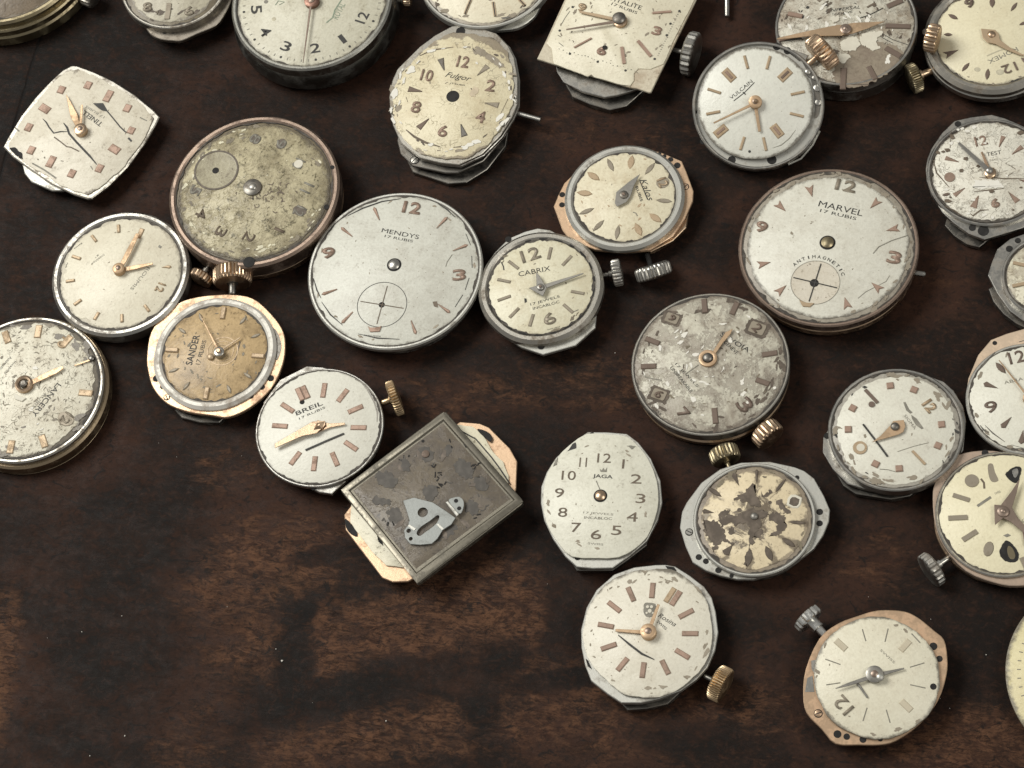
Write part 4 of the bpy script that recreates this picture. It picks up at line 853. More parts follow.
def star():
    w = Watch('badly stained beige dial with dark brown star-like blotch on pale pointed steel plate', (670, 440, 4.8), (405, 381), (598, 296), 0.46)
    R = w.r(282); w.body(w.r(270), 0, .3, DARK)
    w.plate([(48, 420), (58, 345), (80, 300), (150, 205), (240, 140), (340, 108), (480, 104), (600, 130), (645, 148), (692, 185), (740, 270), (767, 335), (762, 390), (735, 455), (690, 520), (600, 590), (500, 640), (400, 668), (320, 668), (240, 650), (170, 625), (110, 588), (75, 510)], .38, .08, PALE)
    w.ring(w.r(295), w.r(280), .36, .475, PALE, 'rim')
    w.dial(w.r(284), dialmat('paint_star_edge', (.30, .25, .19), (.17, .14, .11), seed=6, blotch=.7, R=9), name='dial_plate', z=.45)
    w.dial(R * .92, dialmat('paint_star', (.68, .58, .41), (.50, .42, .28), seed=w.seed, blotch=.3, speck=.3, speckcol=(.14, .11, .08), edge=.7, edgecol=(.20, .16, .12), R=R, e0=.86, radial=.88, radcol=(.085, .064, .047)), .07, rough_n=12)
    for p, a, b in [((318, 190), 80, 30), ((215, 250), 90, 26), ((185, 345), 64, 28), ((378, 565), 100, 40), ((475, 545), 90, 36), ((570, 492), 86, 30), ((612, 396), 90, 22), ((530, 220), 90, 20), ((415, 172), 70, 18), ((282, 525), 70, 44)]:
        w.at('dart' if a < 85 else 'lens', p, a, b, STAIN, None, .010, 'hour_marker')
    w.at('lens', (597, 295), 84, 80, CREAMPAINT, None, .012); w.at('lens', (597, 297), 60, 56, STAIN, None, .018)
    K = lambda pts, j=.012: w.patch(pts, STAIN, 'tarnish_patch', jag=.05)
    K(catmull([(242, 372), (300, 362), (355, 345), (385, 325), (410, 335), (478, 350), (440, 380), (425, 430), (400, 460), (398, 505), (378, 480), (376, 405), (310, 402), (255, 410)], 3))
    K(catmull([(308, 290), (330, 265), (350, 255), (395, 215), (408, 220), (410, 255), (432, 300), (425, 320), (395, 312), (350, 292)], 3))
    K(catmull([(485, 352), (530, 350), (552, 372), (550, 425), (520, 455), (470, 458), (500, 440), (512, 420), (500, 392), (478, 385)], 3))
    K(catmull([(160, 390), (210, 385), (245, 410), (255, 470), (230, 505), (200, 495), (170, 450)], 3)); K(catmull([(250, 395), (262, 440), (272, 478), (320, 498), (300, 500), (262, 490), (240, 460)], 3))
    K(catmull([(505, 300), (535, 285), (548, 310), (575, 350), (555, 345), (520, 320)], 3)); K(catmull([(418, 415), (440, 430), (440, 465), (405, 470), (410, 440)], 3))
    K(catmull([(282, 430), (300, 425), (312, 445), (290, 455)], 3)); K(catmull([(435, 250), (455, 262), (485, 240), (488, 258), (460, 268), (440, 262)], 3)); K(catmull([(240, 345), (262, 335), (285, 345), (260, 365), (245, 372), (240, 400), (228, 370)], 3))
    K(catmull([(380, 500), (385, 545), (375, 600), (362, 600), (368, 545)], 3)); K(catmull([(210, 505), (230, 515), (215, 540), (200, 530)], 3))
    w.disc((333, 336), 11, STAIN, 'dial_hole', w.h, .003); w.disc((480, 300), 9, STAIN, 'dial_hole', w.h, .003)
    w.disc((405, 368), 18, HANDS, 'centre_pin', w.h, .03, .03)
    pass
    w.holes([(718, 345, 16), (718, 400, 15), (138, 562, 15), (172, 582, 14), (232, 625, 15), (610, 180, 11), (295, 652, 10)], .382); w.screw((92, 442), 16, .381)
    w.crown((262, 72), (300, 175), 150, 74, .30, BRASS, (300, 160), 22, BRASS, pitch=0)
    w.flakes(30, w.r(262), STAINPLATE, .86, 1.02, .07, seed=3)

def rose_bars():
    w = Watch('white dial with brown bars, gold hands and small crest, gold crown at lower right', (570, 550, 4.517), (353, 377), (467, 210), 0.46)
    w.body(w.r(255), 0, .3, DARK)
    w.plate([(385, 67), (430, 66), (475, 74), (540, 115), (605, 165), (640, 215), (658, 280), (669, 370), (655, 450), (620, 530), (570, 585), (500, 635), (400, 672), (320, 690), (232, 690), (170, 650), (95, 590), (68, 520), (52, 440), (50, 360), (75, 260), (120, 180), (200, 110), (290, 78)], .40, .09, PALE)
    w.plate([(235, 695), (260, 722), (350, 715), (440, 695), (500, 640), (300, 500)], .2, .12, DARK, 'lower_plate')
    pts = catmull([(340, 85), (420, 82), (480, 95), (560, 150), (610, 215), (638, 290), (645, 370), (635, 450), (600, 530), (540, 600), (460, 645), (380, 668), (300, 665), (220, 640), (150, 580), (90, 510), (62, 430), (58, 360), (75, 280), (120, 200), (190, 130), (270, 95)], 3)
    w.dial(1, dialmat('paint_rose_bars', (.68, .65, .57), (.52, .47, .36), seed=w.seed, blotch=.2, speck=.12, edge=.55, edgecol=(.42, .40, .33), R=1.17, e0=1.0), .035, pts=pts, rough_n=10)
    for i, p in enumerate([(372, 183), (275, 200), (200, 257), (162, 342), (175, 437), (237, 517), (330, 543), (430, 530), (508, 470), (543, 378), (525, 288)]):
        w.at('bar', p, 74, 24, MARK if i in (2, 5, 8) else MARKB2, None, .022)
    w.at('bar', (452, 204), 78, 24, MARKG, (500, 130)); w.at('bar', (478, 218), 78, 26, MARK, (526, 144))
    w.strip([(218, 385), (270, 428), (325, 470), (380, 495)], 9, INK, 'seconds_hand', w.h, .015, taper=True)
    w.patch(catmull([(335, 245), (360, 238), (385, 246), (388, 275), (372, 300), (350, 302), (333, 285)], 3), GREY, 'emblem', jag=.01)
    for q, r_ in [((350, 256), 7), ((368, 256), 7), ((360, 275), 9), ((374, 284), 5), ((346, 284), 5)]: w.disc(q, r_, CREAMPAINT, 'emblem', w.h + .012, .002)
    w.text('Rosina', (402, 292), (478, 338), 22, INK, shear=.3); w.text('SWISS', (395, 322), (436, 358), 13, INK, bold=.03)
    w.hand2((353, 372), (205, 362), 14, 9, HANDG, 'minute_hand', wm=12, z=w.h + .05); w.hand2((353, 372), (400, 245), 13, 9, HANDG, 'hour_hand', wm=12, z=w.h + .09); w.hub((353, 365), 36, HANDG, z=w.h + .13)
    for pts in [[(600, 470), (625, 440), (632, 455), (605, 490)], [(510, 570), (545, 568), (530, 585)], [(400, 610), (440, 615), (420, 630)], [(320, 95), (350, 95), (340, 115)], [(560, 155), (590, 180), (600, 200), (575, 185)]]: w.patch(pts, MARKS, 'chip', jag=.02)
    w.patch([(430, 72), (470, 78), (482, 95), (440, 85)], HOLE, 'plate_notch', .402); w.patch([(70, 490), (82, 500), (100, 540), (80, 525)], HOLE, 'plate_notch', .402)
    w.crown((680, 605), (600, 565), 165, 64, .26, GOLD, (605, 570), 40)
    w.flakes(34, w.r(285), MARKS, .88, 1.0, .04); w.flakes(20, w.r(285), MARKS, .2, .9, .012, seed=3)

def rose_bottom():
    w = Watch('plain white dial with hairline markers and a lone 12 on rose gold plate', (780, 590, 4.317), (417, 377), (272, 500), 0.44, tilt=(6, 0), lift=.08)
    w.body(w.r(250), 0, .3, DARK)
    w.plate(catmull([(335, 112), (400, 92), (455, 86), (540, 93), (600, 122), (665, 175), (708, 215), (722, 290), (718, 370), (680, 480), (600, 580), (500, 650), (430, 668), (340, 668), (240, 663), (180, 600), (115, 530), (100, 450), (112, 340), (170, 210), (250, 145)], 3), .38, .08, ROSE)
    w.patch([(118, 380), (140, 370), (148, 440), (108, 440)], STEEL, 'plate_inlay', .382, bev=.0)
    w.dial(w.r(275), dialmat('paint_rose_bottom', (.67, .64, .53), (.52, .46, .34), seed=w.seed, blotch=.18, speck=.05, edge=.15, R=w.r(275), e0=.99), .035, .06, rough_n=9)
    for p, t in [((230, 405), 62), ((228, 310), 70), ((363, 195), 56), ((460, 195), 62), ((592, 324), 66), ((595, 416), 68), ((467, 545), 60), ((367, 537), 62)]: w.at('bar', p, t, 5, GREY, None, .005)
    for p in [(263, 237), (540, 240), (545, 500)]: w.at('bar', p, 62, 30, MARKP, None, .012)
    w.num('12', (273, 497), 78, 60, MARKS, None, .015, .03)
    w.text('SWISS', (434, 258), (495, 315), 10, GREY); w.strip([(568, 188), (605, 228)], 5, GREY, 'scratch')
    w.hand2((415, 368), (536, 338), 16, 5, HANDS, 'hour_hand', wm=10, z=w.h + .05); w.hand2((415, 368), (240, 425), 15, 2, HANDS, 'minute_hand', wm=10, sm=.7, z=w.h + .07); w.hand2((330, 395), (378, 464), 8, 6, HANDS, 'broken_hand', z=w.h + .03)
    w.hub((408, 362), 38, HANDS, z=w.h + .09); w.disc((432, 376), 18, PALE, 'centre_pin', w.h + .09, .01, .03)
    w.holes([(248, 622, 17), (288, 633, 14), (358, 645, 15), (433, 642, 12), (662, 243, 17), (688, 297, 14)], .382); w.screw((165, 533), 16, .381, COPPER, 1.2); w.disc((662, 417), 14, HOLE, 'screw_hole')
    w.patch([(135, 305), (160, 300), (168, 345), (150, 365), (136, 340)], STEEL, 'edge_tab', w.h - .01)
    w.crown((122, 122), (190, 190), 140, 46, .24, BRIGHT, (230, 215), 12, BRIGHT, stem_r=.07)
    w.flakes(16, w.r(268), MARKS, .9, .99, .04)

def fulgor():
    w = Watch('cream oval dial with brown even numerals and open centre hole on long steel plate', (370, 0, 3.839), (318, 374), (358, 237), 0.50)
    w.body(w.r(205), 0, .3, DARK, c=w.L(300, 420, .2)); 
    pl = [(74, 372), (85, 310), (105, 265), (190, 180), (250, 135), (315, 100), (362, 98), (430, 110), (485, 128), (530, 175), (553, 220), (567, 300), (566, 400), (545, 450), (500, 520), (430, 590), (340, 632), (270, 625), (190, 605), (120, 550), (88, 480), (78, 430)]
    w.plate([(x + 8, y + 6) for x, y in pl], .40, .06, STEEL, 'base_plate')
    w.plate([(105, 540), (118, 590), (165, 636), (290, 663), (336, 663), (435, 618), (520, 520), (560, 430), (300, 300), (120, 420)], .30, .05, DARK, 'lower_plate')
    w.plate([(140, 610), (165, 660), (300, 705), (370, 700), (450, 650), (520, 560), (540, 450), (300, 300), (150, 420)], .12, .10, DARK, 'back_plate')
    w.plate(pl, .47, .05, RIM, 'dial_plate', .012)
    pts = [(84, 380), (98, 318), (112, 285), (195, 200), (250, 150), (325, 120), (400, 128), (475, 145), (530, 200), (545, 250), (556, 320), (548, 400), (500, 500), (440, 570), (380, 605), (300, 615), (240, 608), (190, 590), (130, 540), (100, 490), (88, 440)]
    w.dial(1, dialmat('paint_fulgor', (.66, .60, .44), (.48, .40, .25), seed=w.seed, blotch=.35, speck=.12, edge=.85, edgecol=(.24, .20, .15), R=1.5, e0=.84, crack=.5), .05, pts=pts, rough_n=11)
    for t, p in [('12', (358, 238)), ('2', (464, 330)), ('4', (425, 450)), ('6', (280, 504)), ('8', (177, 412)), ('10', (219, 290))]:
        w.num(t, p, 46 if len(t) > 1 else 36, 50, MARKB2, None, .018, .03)
    for p, mt in [((432, 272), MARKS), ((467, 400), MARKS), ((356, 500), DARK), ((206, 474), MARKB), ((174, 347), MARKB), ((278, 248), DARK)]: w.at('tri', p, 56, 26, mt, None, .015)
    w.text('Fulgor', (290, 288), (388, 306), 30, INK, shear=.4); w.text('17 RUBIS', (308, 320), (364, 328), 6, INK)
    w.disc((318, 370), 25, HOLE, 'centre_hole'); 
    for pts, t in [([(190, 215), (240, 192), (320, 181)], 7), ([(138, 498), (170, 525), (215, 548), (270, 564)], 9), ([(320, 566), (380, 560), (425, 540)], 7), ([(500, 440), (530, 380)], 4), ([(138, 372), (145, 392)], 5)]: w.strip(pts, t, BROWNINK, 'minute_track', taper=True)
    w.patch([(390, 185), (430, 188), (490, 225), (520, 258), (500, 262), (450, 225), (400, 205)], MARKS, 'tarnish_patch', jag=.03); w.patch([(400, 330), (420, 345), (400, 375), (380, 365)], MARKG if False else CREAM2, 'tarnish_patch', jag=.03)
    w.holes([(348, 120, 18)], .472); w.screw((172, 614), 15, .302, STEEL, 1.0)
    a = Vector((*w.L(560, 434, .28), .28)); b = Vector((*w.L(655, 460, .28), .28)); m = MB(); m.axis(a, b - a, [(0, .05, 0), ((b - a).length, .045, 0)], n=20); m.build('stem', STEEL, w.o)
    w.flakes(60, w.r(232), MARKS, .9, 1.06, .055, sy=1.05); w.flakes(44, w.r(230), CREAM3, .88, 1.04, .06, .012, 'lifted_paint', seed=4, sy=1.05, inner=.03); w.flakes(26, w.r(230), STAIN, .92, 1.03, .035, seed=9, sy=1.05, inner=.05)

def rect_cream():
    w = Watch('rectangular cream dial with chipped corners and long bronze hands above a steel movement', (530, 0, 5.389), (487, 106), (587, -130), 0.52)
    w.body(w.r(250), 0, .36, DARK)
    w.plate([(138, 340), (145, 385), (180, 440), (280, 492), (400, 524), (470, 512), (560, 485), (615, 470), (640, 300), (400, 200), (180, 300)], .34, .06, STEEL); w.plate([(190, 450), (230, 520), (320, 560), (430, 592), (520, 570), (610, 490), (600, 300), (250, 300)], .16, .15, DARK, 'lower_plate')
    pts = [(38, 316), (90, 210), (185, 2), (330, -295), (640, -195), (938, -98), (890, 10), (790, 212), (652, 495), (640, 497), (575, 475), (540, 470), (130, 345)]
    w.plate(pts, .50, .05, dialmat('plate_rect', (.56, .51, .41), (.38, .31, .22), seed=3, blotch=.6, R=9), 'dial_plate')
    pin = [(122, 325), (115, 262), (88, 232), (190, 12), (330, -278), (640, -180), (920, -90), (880, 12), (770, 225), (720, 345), (650, 372), (585, 372), (560, 395), (560, 435), (540, 462), (470, 452), (400, 428), (345, 415), (330, 402), (310, 412), (220, 378), (130, 345)]
    w.dial(1, dialmat('paint_rect', (.67, .63, .51), (.52, .46, .33), seed=w.seed, blotch=.2, speck=.15, edge=.1, R=9), .012, pts=pin, rough_n=12)
    for a, b, t in [((495, 255), (508, 345), 18), ((582, 222), (652, 305), 17), ((238, 258), (332, 207), 8), ((660, 72), (762, 64), 12), ((385, -40), (340, -120), 10), ((610, -60), (640, -150), 12)]: w.strip([a, b], t, MARK, 'hour_marker', th=.02)
    w.num('6', (388, 273), 52, 60, MARK, None, .02, .08); w.num('3', (685, 168), 50, 54, MARK, None, .02, .07); w.num('9', (280, 42), 46, 52, MARKG, None, .02, .08); w.num('12', (580, -115), 90, 60, MARK)
    w.disc((403, 255), 13, HOLE, 'chip', w.h + .018)
    w.text('VITALITE', (428, -12), (602, 44), 26, INK); w.text('17 RUBIS', (440, 20), (578, 70), 17, INK)
    for x, y in [(160, 165), (230, 38), (215, 290), (365, 333), (515, 380), (672, 318), (737, 190), (757, 128), (805, 60)]: w.disc((x, y), 7, INK, 'minute_dot')
    rnd = random.Random(3); n_ = 46
    for i in range(n_):
        t = i / (n_ - 1); x, y = (150 + 430 * t + rnd.gauss(0, 3), 262 + 125 * t + rnd.gauss(0, 3)) if i % 2 else (690 + 120 * t, 300 - 250 * t)
        w.disc((x, y), rnd.uniform(1.8, 3.5), GREY, 'minute_dot')
    for pts in [[(170, 130), (190, 95), (215, 60)], [(150, 190), (168, 200)], [(155, 230), (180, 250)]]: w.strip(pts, 4, GREY, 'scratch')
    w.hand2((483, 112), (195, 158), 14, 6, HANDBR, 'minute_hand', wm=9, sm=.62, z=w.h + .09); w.hand2((483, 108), (268, 62), 13, 9, HANDG2, 'hour_hand', wm=14, sm=.55, z=w.h + .05)
    w.hub((485, 108), 38, COPPER, z=w.h + .08); w.disc((480, 98), 36, DARK, 'centre_pin', w.h + .10, .02, .04)
    w.crown((868, 290), (800, 275), 238, 62, .30, STEEL, (770, 272), 20, STEEL)
    w.flakes(60, w.r(300), MARKS, .5, 1.1, .03); w.flakes(16, w.r(330), STAIN, .8, 1.0, .03, seed=3)

def vulcain():
    w = Watch('clean silver-white dial with hollow gold blocks, propped against the peeled dial beside it', (680, 30, 5.119), (386, 374), (249, 231), 0.42, tilt=(17, -4), lift=.30)
    R = w.r(296); w.body(w.r(300), -.02, .3, DARK)
    cx, cy = w.L(400, 388, .36); m = MB(); w.ring(w.r(338), w.r(322), .24, .40, STEEL, 'case_rim', c=(cx, cy))
    m.lathe([(w.r(325), .22), (w.r(325), .33), (w.r(322), .34), (0, .34)], (cx, cy), 72); m.build('base_plate', PALE, w.o)
    w.patch(catmull([(625, 160), (665, 200), (700, 270), (720, 350), (712, 430), (690, 450), (690, 380), (682, 300), (660, 230)], 3), DARK, 'gear_recess', .341)
    for q, r_ in [((702, 298), 18), ((706, 372), 16), ((655, 215), 14), ((688, 245), 12)]: w.disc(q, r_, STEEL, 'gear', .345, .02, .01)
    w.dial(R, dialmat('paint_vulcain', (.66, .66, .61), (.52, .50, .44), seed=w.seed, blotch=.12, speck=.03, edge=.12, R=R, e0=1.0, rough=.35), .012, rough_n=4)
    k = w.r(100) / 100
    w.ticks('bar', R * .75, 72 * k, 14 * k, MARKG, [1, 2, 4, 5, 7, 8, 10, 11], .022)
    for h_, p in [(12, (251, 231)), (3, (538, 230)), (6, (497, 517)), (9, (209, 518))]:
        w.at('bar', p, 74, 44, MARKG, None, .016); w.at('bar', p, 54, 17, MARKB2 if h_ != 3 else MARKB, None, .024)
    w.text('VULCAIN', (258, 350), (368, 260), 19, INK); w.strip([(275, 363), (328, 322), (381, 268)], 4, INK, 'underline'); w.strip([(322, 318), (336, 330)], 6, INK, 'underline')
    w.strip([(475, 604), (520, 588), (560, 555), (592, 512)], 4, GREY, 'scratch', taper=True); w.disc((356, 622), 7, INK, 'minute_dot')
    w.hand2((384, 374), (172, 476), 12, 6, HANDG, 'minute_hand', wm=8, z=w.h + .09); w.hand2((384, 374), (408, 520), 14, 11, HANDG, 'hour_hand', wm=12, z=w.h + .05); w.hub((385, 366), 34, HANDG, z=w.h + .11); w.disc((388, 364), 12, COPPER, 'centre_pin', w.h + .12, .01, .03)
    w.holes([(495, 84, 20), (550, 106, 19), (265, 665, 20), (470, 664, 24), (118, 570, 16), (78, 420, 10)], .342)
    w.plate([(545, 112), (580, 100), (660, 130), (640, 160), (610, 165)], .34, .03, STEEL, 'crown_lug')
    w.strip([(555, 690), (620, 660), (680, 590), (716, 518)], 8, PALE, 'wire_spring', .25, .03)
    w.crown((728, 114), (620, 205), 200, 84, .34, COPPER, (650, 180), 24, COPPER, stem_r=.05)

def universal():
    w = Watch('large peeled dial with wide gold hands and rusty patch in tall steel body', (760, 0, 6.02), (518, 150), (478, -200), 0.74)
    R = w.r(424); w.body(w.r(400), 0, .66, STEEL, c=(0, 0)); w.ring(w.r(428), w.r(414), .5, .755, STEEL, 'rim'); w.body(w.r(408), .3, .42, DARK, 'movement_band')
    w.dial(w.r(416), dialmat('paint_universal', (.56, .54, .47), (.27, .22, .16), seed=w.seed, blotch=.75, speck=.4, speckcol=(.13, .10, .07), edge=.3, R=R, e0=.96, peel=.18, crack=.6))
    for p, l, wd, mt in [((212, 92), 92, 30, MARKB2), ((832, 160), 150, 32, MARKB), ((802, 316), 110, 34, MARKB), ((675, 440), 100, 32, MARKB), ((502, 476), 150, 36, MARKB), ((812, 22), 100, 34, MARKB), ((175, 230), 130, 20, MARKB2), ((235, 420), 90, 30, MARKB2)]: w.at('bar', p, l, wd, mt, None, .03)
    w.text('UNIVERSAL', (398, 66), (602, 42), 22, INK, shear=.3); w.text('GENEVE', (448, 86), (556, 70), 15, INK)
    w.patch(catmull([(480, 360), (600, 270), (740, 260), (850, 300), (830, 370), (760, 450), (640, 510), (520, 528), (440, 470)], 3), RUSTY, 'tarnish_patch', jag=.05, th=.004)
    for pts in [[(600, 220), (680, 190), (740, 200), (700, 240), (720, 290), (670, 300), (620, 270)], [(500, 240), (560, 220), (600, 250), (580, 300), (520, 310), (480, 290)], [(480, 330), (520, 320), (545, 350), (500, 380), (470, 370)], [(430, 110), (470, 95), (480, 120), (440, 135)]]:
        w.patch(catmull(pts, 3), CREAMPAINT, 'lifted_paint', w.h + .004, .012, .004, jag=.04)
    w.strip([(740, 205), (800, 240), (890, 270)], 3, INK); w.strip([(690, 200), (760, 240), (800, 260)], 3, INK); w.strip([(600, 110), (660, 90), (740, 50)], 5, INK); w.strip([(645, 45), (690, 20)], 12, BROWNINK, 'scratch')
    w.disc((287, 45), 10, INK, 'chip'); w.patch([(340, 0), (375, 0), (358, 14)], BROWNINK, 'chip'); w.patch([(245, 108), (268, 90), (262, 112)], INK, 'chip')
    w.hand([(100, 238), (104, 228), (290, 185), (470, 148), (500, 150), (520, 190), (490, 214), (300, 216), (160, 232)], HANDG, 'minute_hand', w.h + .10)
    w.hand([(470, 160), (560, 136), (752, 128), (660, 165), (560, 200), (490, 212), (468, 200)], HANDG, 'hour_hand', w.h + .07); w.hub((515, 170), 34, HANDBR, z=w.h + .12); w.strip([(110, 248), (250, 232)], 12, INK, 'crack')
    w.crown((1040, 230), (900, 200), 175, 80, .78, COPPER, None, 20)
    w.flakes(70, w.r(410), STAIN, .3, .98, .05, seed=2); w.flakes(50, w.r(400), CREAM3, .1, .95, .06, .008, 'lifted_paint', seed=6); w.flakes(30, w.r(400), INK, .2, .9, .02, seed=7)

def timex():
    w = Watch('yellowed cream dial with brown leaf markers in chunky silver ring, brand name upside down', (900, 0, 6.403), (592, 232), (690, 440), 0.52)
    R = w.r(375); w.body(w.r(400), 0, .34, DARK); w.ring(w.r(445), w.r(425), .26, .40, STEEL, 'lower_rim'); w.ring(w.r(438), w.r(374), .36, .56, RIM, 'silver_ring', .01)
    w.dial(R, dialmat('paint_timex', (.68, .63, .47), (.55, .48, .32), seed=w.seed, blotch=.2, speck=.04, edge=.12, R=R, e0=1.0), .006)
    for p, kd, l, wd in [((340, 108), 'lens', 74, 30), ((308, 222), 'lens', 56, 24), ((325, 340), 'arrow', 110, 52), ((420, 430), 'lens', 80, 26), ((560, 476), 'lens', 86, 30), ((730, 44), 'lens', 78, 24), ((590, 14), 'lens', 86, 36), ((790, 150), 'lens', 60, 22), ((850, 270), 'lens', 60, 24), ((800, 390), 'lens', 70, 26)]:
        w.at(kd, p, l, wd, MARKB, None, .02)
    w.num('6', (445, 22), 62, 66, MARKB, None, .02, .06); w.at('blob', (640, 462), 60, 50, GREYP, (600, 462), .004, 'tarnish_spot'); w.at('blob', (495, 445), 50, 40, GREYP, (600, 462), .004, 'tarnish_spot'); w.num('12', (702, 438), 95, 66, MARKB, None, .02, .0)
    w.text('ROMEX', (752, 312), (566, 398), 34, GREY, bold=.02); w.strip([(556, 358), (625, 328), (690, 306)], 8, GREYP, 'underline')
    for pts in [[(228, 300), (240, 350), (280, 420), (340, 480), (430, 525), (540, 545), (640, 545), (715, 530)], [(330, 20), (270, 70), (240, 110)], [(340, 14), (385, 0)]]: w.strip(pts, 7, BROWNINK, 'minute_track')
    w.patch([(725, 520), (745, 508), (778, 506), (760, 524)], INK, 'chip')
    w.hand([(518, 182), (560, 186), (610, 190), (632, 215), (640, 255), (700, 300), (790, 350), (785, 357), (690, 320), (610, 280), (560, 270), (530, 240)], HANDG2, 'hour_hand', w.h + .06); w.hand2((780, 350), (960, 340), 4, 2, HANDG2, 'minute_hand', z=w.h + .08)
    w.disc((586, 220), 26, COPPER, 'centre_pin', w.h + .06, .01, .03)
    for x, y, r_ in [(168, 205, 26), (180, 262, 26), (200, 320, 20)]: w.disc((x, y), r_, DARK, 'ring_notch', .545, .006)
    w.crown((88, 500), (200, 455), 200, 74, .30, BRASS, (215, 448), 36, COPPER, stem_r=.07)
    w.flakes(14, w.r(370), MARKS, .9, .99, .035)

def test_right():
    w = Watch('crumbling white dial with wedge markers and long blunt steel hand on grey plate', (900, 100, 4.798), (428, 342), (388, 195), 0.46)
    R = w.r(285); w.body(w.r(270), 0, .3, DARK)
    w.plate([(124, 330), (132, 280), (150, 235), (200, 160), (262, 100), (340, 82), (440, 70), (500, 86), (570, 115), (640, 150), (700, 215), (738, 320), (730, 430), (700, 510), (650, 570), (590, 612), (500, 640), (405, 668), (330, 640), (260, 590), (205, 540), (150, 450), (130, 390)], .38, .08, STEEL)
    w.plate([(215, 600), (260, 650), (320, 690), (380, 705), (400, 690), (500, 600), (250, 500)], .14, .1, DARK, 'lower_plate')
    w.ring(w.r(300), w.r(284), .36, .45, STEEL, 'rim')
    w.dial(w.r(286), DARKPLATE, name='dial_plate', z=.44)
    w.dial(R * .985, dialmat('paint_test', (.69, .67, .60), (.48, .43, .34), seed=w.seed, blotch=.3, speck=.4, speckcol=(.18, .15, .11), edge=.55, edgecol=(.3, .26, .2), R=R, e0=.96, crack=.8, peel=.1), .08, rough_n=12)
    for p, l, wd in [((250, 288), 70, 26), ((286, 440), 66, 26), ((364, 488), 70, 36), ((545, 467), 64, 32), ((486, 200), 66, 26), ((562, 243), 66, 28), ((600, 390), 60, 26)]: w.at('tri', p, l, wd, MARKB2, None, .014)
    w.disc((238, 371), 26, MARKB2, 'hour_marker', w.h, .014); w.num('6', (457, 495), 42, 52, MARKB2, None, .014, .1); w.num('12', (388, 196), 60, 54, MARKB2, None, .012, .03); w.at('lens', (222, 454), 40, 16, MARKB, (260, 445))
    w.text('TEST', (415, 262), (486, 250), 22, INK); w.text('SWISS', (430, 290), (470, 285), 10, GREY)
    for pts in [[(440, 372), (500, 378), (595, 376)], [(355, 440), (430, 432), (498, 425)], [(520, 310), (555, 332)], [(515, 365), (540, 350)], [(330, 540), (350, 556), (385, 530), (425, 527)], [(160, 290), (175, 350), (235, 418)], [(215, 510), (260, 530), (295, 555)], [(520, 440), (545, 480), (562, 478)], [(245, 150), (240, 230)], [(380, 370), (440, 378), (455, 370)]]: w.strip(pts, 7, BROWNINK, taper=True)
    w.patch([(360, 385), (470, 385), (500, 420), (440, 420), (380, 430), (350, 420)], CREAM3, 'lifted_paint', th=.012, bev=.004, jag=.03)
    rnd = random.Random(8)
    for i in range(46):
        a = rnd.uniform(0, 2 * PI); q = rnd.uniform(.80, .95) if rnd.random() < .7 else rnd.uniform(.1, .8); cx, cy = 428 + 285 * q * math.cos(a), 338 + 250 * q * math.sin(a); r_ = rnd.uniform(5, 15)
        w.patch([(cx + r_ * rnd.uniform(.5, 1.5) * math.cos(b_), cy + r_ * rnd.uniform(.4, .9) * math.sin(b_)) for b_ in (0, .9, 1.8, 2.9, 3.9, 5.1)], rnd.choice([CREAM3, CREAM3, BROWNINK]), 'lifted_paint', th=.01, bev=.003)
    w.hand2((430, 342), (282, 206), 17, 11, HANDS, 'minute_hand', wm=18, sm=.25, z=w.h + .09); w.hand2((430, 342), (392, 248), 12, 8, COPPER, 'hour_hand', z=w.h + .05); w.hub((434, 345), 28, COPPER, z=w.h + .08); w.disc((428, 338), 18, STEEL, 'centre_pin', w.h + .095, .01, .03)
    w.holes([(278, 115, 16), (347, 613, 17), (400, 628, 27)], .382)

def octagon_right():
    w = Watch('streaked cream dial in bright thin ring on angular grey plate, cut by right edge', (960, 220, 6.4), (570, 360), (400, 100), 0.48)
    w.body(w.r(330), 0, .3, DARK)
    w.plate([(180, 350), (205, 270), (240, 185), (320, 120), (410, 88), (560, 60), (700, 62), (830, 130), (900, 220), (945, 360), (900, 520), (800, 640), (660, 690), (500, 680), (400, 640), (320, 580), (240, 470)], .40, .09, STEEL)
    w.plate([(185, 440), (215, 520), (280, 600), (360, 660), (420, 690), (700, 600), (400, 300)], .2, .14, DARK, 'lower_plate')
    R = w.r(290); w.ring(w.r(305), w.r(286), .38, .50, STEEL, 'rim')
    w.dial(w.r(288), DARKPLATE, name='dial_plate', z=.46)
    w.dial(R * .96, dialmat('paint_octagon', (.60, .57, .46), (.34, .29, .2), seed=w.seed, blotch=.8, speck=.5, edge=.7, R=R, e0=.9, peel=.4, peelcol=(.26, .22, .17)), .06, rough_n=10)
    for a, b in [((340, 275), (430, 295)), ((335, 425), (430, 405)), ((450, 560), (490, 500)), ((470, 170), (500, 230)), ((700, 200), (660, 250))]: w.strip([a, b], 22, MARKG, 'hour_marker', th=.02)
    w.holes([(316, 184, 23), (370, 132, 20)], .402)
    w.flakes(40, w.r(278), STAIN, .5, .98, .06)

